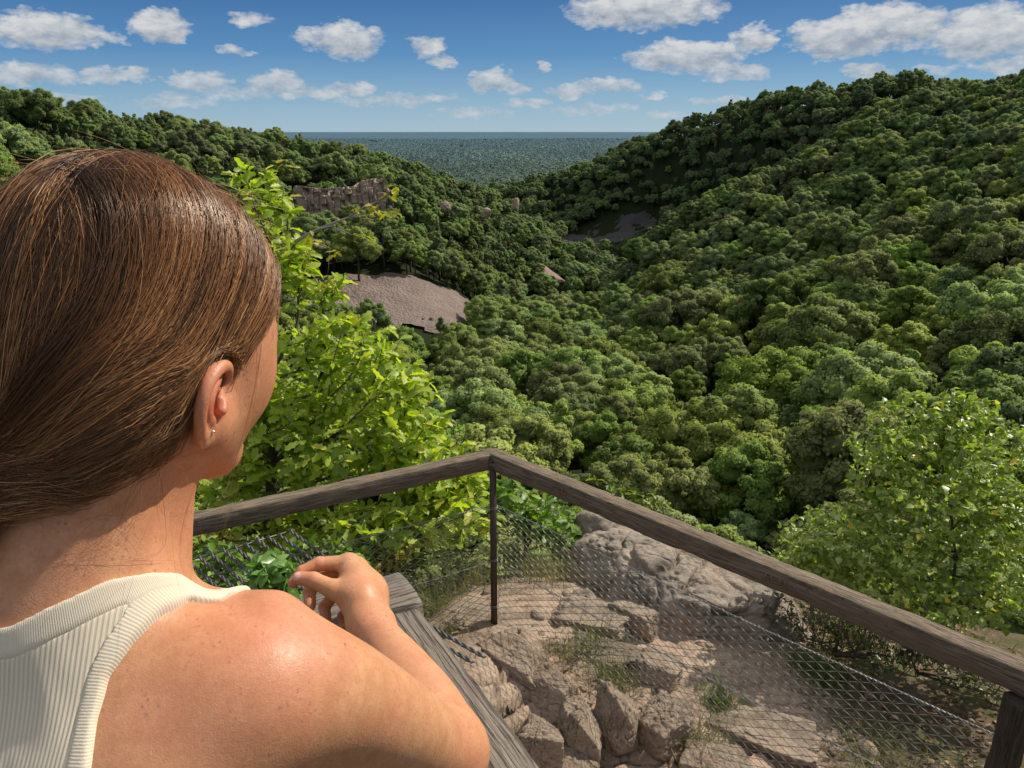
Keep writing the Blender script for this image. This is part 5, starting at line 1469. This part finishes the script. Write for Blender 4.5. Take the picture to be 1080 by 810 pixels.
def wood_geo(nodes, par, cnt, r0, p=.45, n=5):
    G = Geo(); ch = {}
    for i, q in enumerate(par):
        if q >= 0: ch.setdefault(int(q), []).append(i)
    rad = r0 * (np.maximum(cnt, 1)) ** p
    start = [(0, c) for c in ch.get(0, [])]
    while start:
        a, b = start.pop(); path = [a, b]
        while ch.get(path[-1]):
            k = sorted(ch[path[-1]], key=lambda z: -cnt[z]); start += [(path[-1], z) for z in k[1:]]; path.append(k[0])
        rr = rad[path].copy(); rr[0] = min(rr[0], rr[1] * 1.25)
        v, f = tube(nodes[path], rr, n if rr[1] > .006 else 4, True); G.add(v, f)
    return G

def mat_leaf(name, stops, trans, rough, spec=.5, tcol=(1.3, 1.5, .45)):
    m, nt, b = new_mat(name); N = NT(nt); t = N.attr('tint')
    col = N.ramp(t, stops); N.l(col, b.inputs['Base Color']); b.inputs['Roughness'].default_value = rough; b.inputs['Specular IOR Level'].default_value = spec
    tr = N.n('ShaderNodeBsdfTranslucent'); mx = N.n('ShaderNodeMixShader'); mx.inputs[0].default_value = trans
    N.l(N.mix(1.0, col, tcol, blend='MULTIPLY'), tr.inputs[0]); N.l(b.outputs[0], mx.inputs[1]); N.l(tr.outputs[0], mx.inputs[2])
    N.l(mx.outputs[0], nt.nodes['Material Output'].inputs[0]); return m

def cloud_targets(blobs, r):
    """blobs: (px, py, depth, half width px, half height px, half depth m, count)"""
    T = []
    for px, py, dep, hw, hh, hd, n in blobs:
        q = norm(r.normal(size=(n, 3))) * (r.random((n, 1)) ** .38)
        for a in q: T.append(at_depth(px + a[0] * hw, py + a[1] * hh, dep + a[2] * hd))
    return np.array(T)

def rosettes(nodes, par, tips, r, per, size, S, W, spread=.9, droop=.15, upb=.75, along=True):
    B, D, U = [], [], []
    for t in tips:
        p = nodes[t]; ax_ = norm(p - nodes[par[t]])
        for k in range(per):
            back = r.uniform(0, .9) if along else 0; b = p + (nodes[par[t]] - p) * back
            d = norm(ax_ * r.uniform(.1, 1.0) + r.normal(0, spread, 3) * np.array([1, 1, .55]) + np.array([0, 0, -droop]))
            B.append(b + r.normal(0, .006, 3)); D.append(d); U.append(norm(np.array([0, 0, upb]) + r.normal(0, .38, 3)))
    B, D, U = np.array(B), np.array(D), np.array(U)
    return leaves_geo(B, D, U, size * r.uniform(.55, 1.25, len(B)), S, W, r), len(B)

def add_leaves(G, res, r, lo=0, hi=1, mu=.5, sd=.2):
    (v, q, m), n = res; G.add(v, q, np.repeat(np.clip(r.normal(mu, sd, n), lo, hi), m))

def build_oak():
    r = np.random.default_rng(31); bark = simple_mat('oak_bark', (.085, .068, .048), .9)
    lm = mat_leaf('oak_leaf', [(0, (.13, .19, .022)), (.45, (.35, .44, .05)), (.8, (.54, .58, .09)), (1, (.66, .58, .08))], .48, .45)
    base = [np.array([-1.62, 4.45, -4.4]), np.array([-1.58, 4.42, -3.4]), at_depth(284, 560, 4.75), at_depth(286, 515, 4.7), at_depth(286, 488, 4.65), at_depth(280, 440, 4.6), at_depth(262, 380, 4.6)]
    T = cloud_targets([(370, 365, 4.5, 55, 40, .35, 70), (310, 400, 4.6, 70, 60, .4, 70), (420, 430, 4.4, 50, 55, .35, 80), (350, 470, 4.5, 80, 60, .45, 110), (455, 500, 4.3, 55, 45, .3, 80), (260, 480, 4.6, 60, 60, .4, 70),
                       (300, 545, 4.5, 90, 35, .4, 70), (420, 555, 4.2, 80, 30, .35, 70), (240, 400, 4.7, 50, 70, .4, 40), (150, 420, 4.9, 90, 110, .4, 60), (490, 540, 4.1, 32, 26, .2, 26), (498, 508, 4.3, 20, 16, .15, 16), (470, 515, 4.4, 30, 20, .2, 20),
                       (300, 285, 4.6, 38, 36, .25, 26), (290, 240, 4.6, 36, 30, .22, 17), (275, 196, 4.6, 34, 24, .2, 15), (320, 268, 4.55, 26, 12, .15, 10), (345, 300, 4.5, 26, 14, .15, 9), (240, 280, 4.7, 40, 60, .3, 24)], r)
    nodes, par, cnt, tips = grow(base, T, r, .09, .012, .30, .22)
    t = thing('oak_tree', 'bright yellow-green young oak growing just beyond the left rail beside the woman', 'tree', tuple(base[0])); o = -np.array(base[0])
    G = wood_geo(nodes, par, cnt, .0020, .47)
    q = link('trunk', G.mesh('trunk', bark, True), t); q.location = tuple(o)
    L = Geo(); add_leaves(L, rosettes(nodes, par, tips, r, 8, .088, OAK_S, OAK_W, .85, .12, .65), r, 0, .9, .55, .20)
    q = link('crown', L.mesh('crown', lm), t); q.location = tuple(o)
    # dead grey branch with a few yellow sprays at its end
    p = [at_depth(*a) for a in ((300, 262, 4.55), (325, 247, 4.5), (345, 238, 4.45), (368, 229, 4.4))]; D = Geo()
    v, f = tube(p, [.014, .012, .010, .005], 6); D.add(v, f)
    for a, b in ((1, (352, 238, 4.42)), (2, (385, 224, 4.36)), (2, (372, 248, 4.4)), (3, (400, 212, 4.34)), (1, (348, 262, 4.42))):
        v, f = tube([p[a], (p[a] + at_depth(*b)) / 2 + r.normal(0, .01, 3), at_depth(*b)], [.006, .0045, .002], 5); D.add(v, f)
    q = link('dead_branch', D.mesh('dead_branch', simple_mat('dead_wood', (.33, .30, .26), .9), True), t); q.location = tuple(o)
    Y = Geo(); ym = mat_leaf('yellow_leaf', [(0, (.28, .30, .03)), (1, (.62, .50, .03))], .4, .45)
    B = []
    for px, py, n in ((418, 199, 7), (410, 205, 6), (396, 225, 10), (412, 226, 12), (376, 223, 6), (380, 250, 6), (352, 266, 6), (330, 252, 9), (345, 298, 12), (300, 172, 5), (322, 268, 7)):
        for k in range(n): B.append(at_depth(px + r.normal(0, 4), py + r.normal(0, 3), 4.34 + r.normal(0, .03)))
    B = np.array(B); v, qd, m = leaves_geo(B, r.normal(0, 1, (len(B), 3)) * [1, 1, .5], norm(np.array([0, -.3, 1]) + r.normal(0, .4, (len(B), 3))), .055 * r.uniform(.6, 1.2, len(B)), OAK_S, OAK_W, r)
    Y.add(v, qd, np.repeat(r.random(len(B)), m)); q = link('yellow_leaves', Y.mesh('yellow_leaves', ym), t); q.location = tuple(o)
    for a, b in (((400, 212, 4.34), (420, 198, 4.34)), ((400, 212, 4.34), (412, 226, 4.34)), ((385, 224, 4.36), (396, 226, 4.34)), ((372, 248, 4.4), (382, 251, 4.36)), ((348, 262, 4.42), (345, 298, 4.35))):
        v, f = tube([at_depth(*a), at_depth(*b)], [.0025, .0012], 4); tg = Geo(); tg.add(v, f)
        q = link('twig', tg.mesh('twig', bark, True), t); q.location = tuple(o)

def build_birch():
    r = np.random.default_rng(52); bark = simple_mat('birch_twig', (.060, .042, .032), .7)
    lm = mat_leaf('birch_leaf', [(0, (.12, .165, .032)), (.5, (.31, .39, .08)), (.86, (.56, .60, .22)), (.95, (.55, .48, .08)), (1, (.72, .50, .06))], .40, .38, .6)
    b0 = at_depth(1010, 705, 4.15); t = thing('birch_tree', 'bushy young birch with small glossy leaves behind the right rail', 'tree', tuple(b0)); o = -np.array(b0)
    B = [b0, at_depth(1006, 680, 4.05), at_depth(1003, 640, 3.95), at_depth(1008, 590, 3.9), at_depth(1003, 540, 3.95), at_depth(992, 480, 4.0), at_depth(990, 440, 4.0)]
    T = cloud_targets([(970, 455, 4.0, 66, 40, .25, 90), (930, 490, 4.1, 50, 50, .3, 110), (1050, 490, 3.95, 62, 60, .35, 140), (990, 540, 4.0, 90, 50, .45, 200), (890, 560, 4.1, 70, 42, .35, 130), (1065, 600, 3.8, 55, 70, .35, 150),
                       (950, 610, 3.95, 70, 45, .4, 130), (860, 595, 4.1, 55, 26, .25, 60), (835, 580, 4.2, 30, 14, .15, 18), (1000, 650, 3.7, 60, 30, .3, 60), (1000, 425, 4.0, 60, 22, .15, 40), (1140, 540, 3.8, 80, 110, .4, 120), (1030, 440, 4.0, 30, 20, .2, 22)], r)
    nodes, par, cnt, tips = grow(B, T, r, .085, .010, .28, .18)
    q = link('trunk', wood_geo(nodes, par, cnt, .00055, .40).mesh('trunk', bark, True), t); q.location = tuple(o)
    L = Geo(); add_leaves(L, rosettes(nodes, par, tips, r, 11, .036, BIR_S, BIR_W, 1.0, .35, .45), r, 0, 1, .52, .20)
    q = link('crown', L.mesh('crown', lm), t); q.location = tuple(o)

def shrub(name, lab, cat, base, blobs, stops, seed, per, size, S, W, trans=.35, rough=.45, r0=.0014, group=None, up=.75):
    r = np.random.default_rng(seed); T = cloud_targets(blobs, r); b0 = np.array(base, float)
    c = T.mean(0); nodes, par, cnt, tips = grow([b0, b0 + (c - b0) * .35, b0 + (c - b0) * .6], T, r, .07, .010, .2, .2)
    t = thing(name, lab, cat, tuple(b0), group); o = -b0
    q = link('stem', wood_geo(nodes, par, cnt, r0, .42).mesh('stem', simple_mat(name + '_stem', (.075, .055, .035), .9), True), t); q.location = tuple(o)
    L = Geo(); add_leaves(L, rosettes(nodes, par, tips, r, per, size, S, W, .9, .15, up), r, 0, 1, .5, .22)
    q = link('foliage', L.mesh('foliage', mat_leaf(name + '_leaf', stops, trans, rough)), t); q.location = tuple(o); return t

def tuft(lab, base, n, h, spread, cols, seed, lean=(0, 0), group=None, nm='grass_tuft'):
    r = np.random.default_rng(seed); G = Geo(); m = 6; b = np.array(base) + np.c_[r.normal(0, spread, (n, 2)), np.zeros(n)]
    b[:, 2] = near_ground(b[:, 0], b[:, 1])[0] - .01
    d = r.normal(0, .55, (n, 2)) + np.array(lean); L = h * r.uniform(.4, 1.15, n); u = np.linspace(0, 1, m)
    wv = np.c_[-d[:, 1], d[:, 0], np.zeros(n)]; wv = norm(wv + 1e-4); wd = r.uniform(.0012, .0030, n)
    p = b[:, None] + np.stack([d[:, :1] * L[:, None] * u ** 1.7, d[:, 1:] * L[:, None] * u ** 1.7, L[:, None] * (u - .38 * u ** 2.4 * np.hypot(d[:, :1], d[:, 1:]))], -1)
    w = (wd[:, None] * (1 - u ** 1.5))[..., None] * wv[:, None]
    v = np.stack([p - w, p + w], 2).reshape(-1, 3); i = np.arange(n)[:, None] * m * 2; j = np.arange(m - 1)[None] * 2
    q = np.stack([i + j, i + j + 1, i + j + 3, i + j + 2], -1).reshape(-1, 4); G.add(v, q, np.repeat(np.clip(r.normal(.5, .25, n), 0, 1), m * 2))
    link(nm, G.mesh(nm, mat_leaf('grass_blade', [(0, cols[0]), (1, cols[1])], .3, .6, .3)), None, lab, 'grass', group)

GREEN = ((.055, .095, .015), (.17, .21, .05)); STRAW = ((.13, .12, .035), (.36, .30, .15)); MIX = ((.07, .10, .02), (.30, .26, .11))
def build_small_plants():
    yel = [(0, (.06, .11, .015)), (.5, (.15, .22, .025)), (1, (.42, .40, .05))]; grn = [(0, (.06, .12, .018)), (.5, (.16, .27, .03)), (1, (.30, .40, .06))]
    shrub('shrub', 'yellow-tinged sapling standing behind the right rail above the boulder', 'shrub', at_depth(640, 640, 5.6), [(660, 530, 5.6, 34, 26, .3, 34), (690, 545, 5.6, 26, 22, .3, 26), (625, 525, 5.7, 22, 20, .2, 14)], yel, 61, 6, .062, OAK_S, OAK_W)
    shrub('shrub', 'bright green bush behind the corner post between the two rails', 'shrub', at_depth(560, 640, 5.2), [(555, 540, 5.2, 34, 26, .3, 46), (590, 555, 5.2, 30, 20, .3, 34), (525, 520, 5.0, 26, 22, .25, 26), (500, 540, 4.9, 24, 26, .2, 20)], grn, 62, 6, .085, OAK_S, OAK_W)
    shrub('shrub', 'low leafy undergrowth below the left rail seen over the netting', 'shrub', at_depth(300, 690, 3.9), [(250, 600, 3.9, 70, 22, .3, 60), (340, 590, 4.0, 60, 24, .3, 60), (290, 625, 3.6, 50, 24, .25, 50), (200, 600, 3.8, 60, 40, .3, 40), (410, 575, 4.2, 50, 22, .25, 40)], grn, 63, 6, .062, ELL_S, ELL_W)
    shrub('shrub', 'young plant with pale green leaves growing up through the wire netting', 'plant', at_depth(290, 680, 3.0), [(288, 598, 2.95, 22, 12, .10, 16), (268, 610, 2.95, 16, 12, .1, 8), (305, 608, 2.95, 12, 10, .1, 6)], [(0, (.10, .22, .04)), (1, (.26, .40, .10))], 64, 5, .075, ELL_S, ELL_W, .35, .35)
    shrub('shrub', 'yellowing low bush under the left rail near the grey rail end', 'shrub', at_depth(400, 640, 3.9), [(400, 590, 3.95, 30, 16, .15, 26), (425, 580, 4.0, 24, 12, .15, 16), (225, 565, 4.1, 30, 10, .2, 18)], [(0, (.16, .17, .02)), (1, (.50, .40, .04))], 65, 6, .04, ELL_S, ELL_W)
    shrub('shrub', 'dark leafy bush between the boulder and the birch', 'shrub', at_depth(800, 640, 4.8), [(770, 590, 5.0, 50, 18, .3, 40), (720, 578, 5.3, 36, 16, .3, 30), (820, 615, 4.7, 40, 18, .25, 34)], grn, 66, 6, .045, BIR_S, BIR_W, .2)
    shrub('shrub', 'low bilberry scrub on the ground under the birch', 'shrub', at_depth(880, 690, 3.9), [(880, 660, 3.9, 60, 22, .3, 90), (950, 690, 3.6, 60, 22, .3, 110), (1040, 715, 3.4, 60, 26, .3, 90), (830, 640, 4.2, 40, 16, .2, 30)], [(0, (.035, .055, .012)), (.6, (.09, .11, .025)), (1, (.22, .13, .04))], 67, 6, .022, ELL_S, ELL_W, .2)
    # heather in flower
    r = np.random.default_rng(70); hb = at_depth(935, 690, 3.75); t = thing('heather_plant', 'heather with thin pink flower spikes at the foot of the birch', 'plant', tuple(hb)); S_, F_ = Geo(), Geo()
    for k in range(110):
        b = hb + np.array([r.normal(.02, .17), r.normal(0, .10), 0]); d = norm(np.array([r.normal(0, .28), r.normal(0, .28), 1.0])); L = r.uniform(.14, .36); p = [b, b + d * L * .6 + r.normal(0, .01, 3), b + d * L]
        v, f = tube(p, [.0022, .0016, .0008], 4); S_.add(v, f)
        n = 26; tt = r.uniform(.35, 1.0, n); c = b + d * L * tt[:, None] + r.normal(0, .004, (n, 3)); v, q = leaf_quads(c, norm(r.normal(size=(n, 3))), .0042, r); F_.add(v, q, np.repeat(np.where((tt > .6) & (k % 5 < 2), r.uniform(.7, 1, n), r.uniform(0, .5, n)), 4))
    q = link('stem', S_.mesh('stem', simple_mat('heather_stem', (.10, .075, .045), .9)), t); q.location = tuple(-hb)
    q = link('flowers', F_.mesh('flowers', mat_leaf('heather_flower', [(0, (.05, .07, .02)), (.5, (.14, .12, .04)), (.65, (.34, .13, .18)), (1, (.50, .24, .32))], .2, .7, tcol=(1, 1, 1))), t); q.location = tuple(-hb)
    P = lambda px, py, z=-2.58: at_z(px, py, z)
    tuft('green tuft of grass in the crack above the widest stone block', P(648, 728), 260, .17, .050, MIX, 1)
    tuft('dry yellow grass on the rock left of the green tuft', P(598, 706), 170, .12, .055, STRAW, 2)
    tuft('tall tuft with long green blades at the dark split beside the boulder', P(628, 700), 120, .26, .035, GREEN, 3)
    tuft('grass at the bottom edge of the photo between the tan blocks', P(738, 790), 260, .15, .070, MIX, 4)
    tuft('grass on the slope below the left rail beside the grey rail end', P(440, 640, -2.75), 420, .24, .11, MIX, 5)
    tuft('pale tall grass behind the corner post', P(580, 600, -2.75), 420, .32, .16, STRAW, 6)
    tuft('pale straw-coloured grass behind the mesh left of the corner post', P(480, 600, -2.8), 360, .26, .15, STRAW, 7)
    tuft('green grass between the big boulder and the right rail', P(858, 715, -2.75), 300, .20, .075, GREEN, 8)
    tuft('small green tuft at the foot of the big boulder behind the mesh', P(760, 745, -2.62), 240, .13, .045, GREEN, 29)
    tuft('thin grass on the soil under the right rail', P(930, 790, -2.6), 260, .12, .12, MIX, 10)
    tuft('grass growing at the right end of the big boulder', P(895, 660, -2.85), 220, .28, .07, GREEN, 11)
    tuft('grass beside the grey weathered rail', P(470, 690, -2.6), 120, .12, .05, STRAW, 12)
    # ground cover nobody could count
    r = np.random.default_rng(72); n = 5200; x = r.uniform(1.0, 3.3, n); y = r.uniform(1.6, 4.6, n); m = rockmask(x, y); k = (m < .42) & (fnoise(np.c_[x, y, x * 0], 3, 3, 1.8) > -.25); x, y = x[k], y[k]; z = near_ground(x, y)[0] + .006
    B = np.c_[x, y, z]; G = Geo(); v, q, mm = leaves_geo(B, r.normal(0, 1, (len(B), 3)) * [1, 1, .25], norm(np.array([0, 0, 1]) + r.normal(0, .35, (len(B), 3))), .034 * r.uniform(.5, 1.3, len(B)), ELL_S, ELL_W, r)
    G.add(v, q, np.repeat(r.random(len(B)), mm)); link('leaf_litter', G.mesh('leaf_litter', mat_leaf('dry_leaf', [(0, (.07, .045, .025)), (.6, (.20, .125, .06)), (1, (.42, .28, .15))], .1, .8, .2, (1, 1, 1))), None, 'brown fallen leaves scattered over the soil right of the boulder', 'leaf litter', kind='stuff')
    n = 9000; x = r.uniform(-2.4, 3.6, n); y = r.uniform(1.6, 6.2, n); m = rockmask(x, y); g = fnoise(np.c_[x, y, x * 0], 21, 3, 1.5); k = (m < .45) & (g > -.05); x, y = x[k], y[k]; z = near_ground(x, y)[0] - .004
    n = len(x); d = r.normal(0, .5, (n, 2)); h = r.uniform(.03, .10, n); wd = r.uniform(.001, .002, n); a = r.uniform(0, 6.28, n); wv = np.c_[np.cos(a), np.sin(a), a * 0] * wd[:, None]; b = np.c_[x, y, z]; md = b + np.c_[d * h[:, None] * .35, h * .6]; tp_ = b + np.c_[d * h[:, None], h]
    v = np.stack([b - wv, b + wv, md - wv * .7, md + wv * .7, tp_], 1).reshape(-1, 3); i = np.arange(n)[:, None] * 5; G = Geo(); G.add(v, [np.c_[i, i + 1, i + 3, i + 2], np.c_[i + 2, i + 3, i + 4]], np.repeat(r.random(n), 5))
    link('short_grass', G.mesh('short_grass', mat_leaf('short_blade', [(0, (.06, .085, .018)), (1, (.28, .23, .09))], .3, .7, .2)), None, 'short thin grass growing in the soil around the rocks', 'grass', kind='stuff')
# ----------------------------------------------------------------------------
# sky, sun, camera
# ----------------------------------------------------------------------------
SUN_EL, SUN_AZ = R(43), R(33)        # azimuth counted from +X (right) towards +Y (ahead)
CLOUDS = [  # bearing and elevation (from photo directions), half width, half height, weight
 (45, 34, 62, 20, 1.0), (168, 28, 34, 17, 1.0), (105, 40, 30, 10, .7), (250, 52, 26, 7, .55), (264, 20, 26, 10, .55), (365, 42, 46, 20, 1.0), (330, 38, 26, 12, .7), (452, 50, 24, 12, .75), (468, 65, 24, 8, .85),
 (30, 78, 48, 14, .95), (120, 79, 38, 9, .9), (205, 86, 40, 13, .9), (290, 86, 36, 14, .95), (372, 92, 34, 9, .9), (330, 100, 46, 9, .8), (440, 104, 60, 9, .65), (390, 106, 50, 8, .55), (520, 84, 28, 15, 1.0), (536, 92, 26, 10, .9),
 (573, 70, 16, 7, .9), (600, 96, 26, 10, .85), (640, 90, 40, 12, .85), (556, 108, 34, 6, .7), (688, 98, 18, 5, .8), (620, 116, 70, 8, .5), (500, 120, 60, 7, .5), (680, 10, 96, 22, 1.05), (720, 60, 66, 20, 1.1), (775, 76, 44, 10, .95), (762, 56, 30, 14, .9), (796, 40, 28, 14, 1.0),
 (760, 106, 40, 6, .7), (700, 122, 30, 6, .5), (850, 104, 30, 6, .6), (915, 74, 26, 8, .8), (880, 40, 50, 24, 1.1), (935, 28, 60, 26, 1.1), (1040, 36, 62, 28, 1.1), (1060, 70, 44, 8, .7), (990, 74, 24, 6, .5), (60, 108, 60, 8, .5), (180, 106, 60, 8, .55), (250, 100, 40, 8, .6)]

def build_world():
    w = bpy.data.worlds.new('World'); scene.world = w; w.use_nodes = True
    nt = w.node_tree; N = NT(nt); bg = nt.nodes['Background']
    sky = N.n('ShaderNodeTexSky'); sky.sky_type = 'NISHITA'; sky.sun_disc = False
    sky.sun_elevation = SUN_EL; sky.sun_rotation = math.pi / 2 - SUN_AZ
    sky.altitude = 150; sky.air_density = 1.0; sky.dust_density = .35; sky.ozone_density = 2.2
    V = N.coord('Generated')
    sep = N.n('ShaderNodeSeparateXYZ'); N.l(V, sep.inputs[0]); x, y, z = sep.outputs
    # angles of the direction: tangent plane about the valley axis
    az = N.math('ARCTAN2', x, y); hyp = N.math('SQRT', N.math('ADD', N.math('MULTIPLY', x, x), N.math('MULTIPLY', y, y)))
    el = N.math('ARCTAN2', z, hyp)
    comb = N.n('ShaderNodeCombineXYZ'); N.l(az, comb.inputs[0]); N.l(N.math('MULTIPLY', el, 1.9), comb.inputs[1]); cv = comb.outputs[0]
    wn = N.noise(cv, 26, 3, .62, out=1); sw = N.n('ShaderNodeSeparateXYZ'); N.l(wn, sw.inputs[0])
    azw = N.math('MULTIPLY_ADD', N.math('SUBTRACT', sw.outputs[0], .5), .060, az)
    elw = N.math('MULTIPLY_ADD', N.math('SUBTRACT', sw.outputs[1], .5), .030, el)
    vw = N.n('ShaderNodeCombineXYZ'); N.l(azw, vw.inputs[0]); N.l(elw, vw.inputs[1])
    dens = None; under = None
    for px, py, hw, hh, wt in CLOUDS:
        d = ray(px, py); a0 = math.atan2(d[0], d[1]); e0 = math.atan2(d[2], math.hypot(d[0], d[1]))
        sa, se = hw / 860.0, hh / 880.0
        ma = N.n('ShaderNodeVectorMath'); ma.operation = 'MULTIPLY_ADD'; N.l(vw.outputs[0], ma.inputs[0])
        ma.inputs[1].default_value = (1 / sa, 1 / se, 0); ma.inputs[2].default_value = (-a0 / sa, -e0 / se, 0)
        dp = N.n('ShaderNodeVectorMath'); dp.operation = 'DOT_PRODUCT'; N.l(ma.outputs[0], dp.inputs[0]); N.l(ma.outputs[0], dp.inputs[1])
        g = N.math('MULTIPLY_ADD', dp.outputs['Value'], -wt, wt)
        if dens is None: dens = N.math('MAXIMUM', g, 0.0)
        else: dens = N.math('MAXIMUM', dens, g)
        if hh >= 12 and hw > 25:
            sp = N.n('ShaderNodeSeparateXYZ'); N.l(ma.outputs[0], sp.inputs[0])
            s = N.math('MULTIPLY', N.math('MAXIMUM', g, 0.0), sp.outputs[1]); under = s if under is None else N.math('ADD', under, s)
    f1 = N.noise(cv, 46, 6, .62)
    hi = N.ramp(N.math('DIVIDE', el, .5), [(.44, 0), (.62, 1)])            # unseen clouds overhead, thickened and brightened as added fill light
    gen = N.math('MULTIPLY', N.ramp(N.noise(cv, 5, 5, .6), [(.40, 0), (.58, .9)]), hi)
    dens = N.math('MAXIMUM', dens, gen)
    body = N.math('ADD', N.math('MULTIPLY', dens, 1.25), N.math('MULTIPLY', N.math('SUBTRACT', f1, .56), 1.55))
    alpha = N.math('MULTIPLY', N.ramp(body, [(.10, 0), (.34, .45), (.75, .97)]), N.ramp(dens, [(.0, 0), (.12, 1)]))
    lit = N.math('ADD', N.math('MULTIPLY', under, .55), N.math('MULTIPLY', N.math('SUBTRACT', f1, .5), 1.6))
    ccol = N.mix(N.ramp(N.math('ADD', lit, .45), [(.05, 0), (.75, 1)]), (2.9, 3.4, 4.1), (6.2, 6.3, 6.4))
    ccol = N.mix(hi, ccol, (7.8, 7.6, 7.3))
    # clearer, bluer air than the model gives: the sky model graded by height above the horizon
    tint = N.mix(1.0, sky.outputs[0], (.80, .98, 1.06), blend='MULTIPLY')
    grade = N.ramp(N.math('DIVIDE', el, .40, clamp=True), [(0, (3.2, 4.6, 5.8)), (.10, (1.9, 3.5, 5.3)), (.22, (.62, 2.0, 4.35)), (.42, (.14, .80, 2.75)), (1, (.45, 1.4, 3.3))])
    tint = N.mix(.85, tint, grade)
    far = N.ramp(N.math('DIVIDE', el, .10, clamp=True), [(0, .55), (1, 1)])
    col = N.mix(N.math('MULTIPLY', alpha, far), tint, ccol)
    N.l(col, bg.inputs[0]); bg.inputs[1].default_value = .108
    w.cycles.sampling_method = 'MANUAL'; w.cycles.sample_map_resolution = 256

def build_light_camera():
    s = bpy.data.lights.new('sun', 'SUN'); s.energy = 5.0; s.angle = R(.53); s.color = (1, .93, .82)
    so = bpy.data.objects.new('sun', s); COL.objects.link(so)
    d = Vector((-math.cos(SUN_EL) * math.cos(SUN_AZ), -math.cos(SUN_EL) * math.sin(SUN_AZ), -math.sin(SUN_EL)))
    so.rotation_euler = d.to_track_quat('-Z', 'Y').to_euler(); so.location = (30, 10, 40)
    cam = bpy.data.cameras.new('camera'); c = bpy.data.objects.new('camera', cam); COL.objects.link(c); scene.camera = c
    cam.sensor_width = 36; cam.sensor_fit = 'HORIZONTAL'; cam.lens = 36 * FPX / 1080; c.rotation_euler = (math.pi / 2 - PITCH, 0, 0); cam.clip_start = .02; cam.clip_end = 90000
    vs = scene.view_settings; vs.view_transform = 'Standard'; vs.look = 'None'; vs.exposure = 0; vs.gamma = 1
    scene.render.engine = 'CYCLES'; cy = scene.cycles; cy.use_denoising = True; cy.max_bounces = 6; cy.diffuse_bounces = 3; cy.glossy_bounces = 2; cy.transmission_bounces = 3; cy.transparent_max_bounces = 6
    cy.caustics_reflective = False; cy.caustics_refractive = False
    scene.render.resolution_x = 1024; scene.render.resolution_y = 768
import time
def _run(k, fn):

    t = time.time(); fn(); print('%s %.1f s' % (fn.__name__, time.time() - t))
_run('P', build_person)
_run('G', build_ground)
_run('T', build_terrace)
_run('R', build_rocks)
_run('A', build_railing)
_run('D', build_platform)
_run('O', build_oak)
_run('B', build_birch)
_run('S', build_small_plants)
_run('F', build_forest)
_run('W', build_world)
_run('L', build_light_camera)
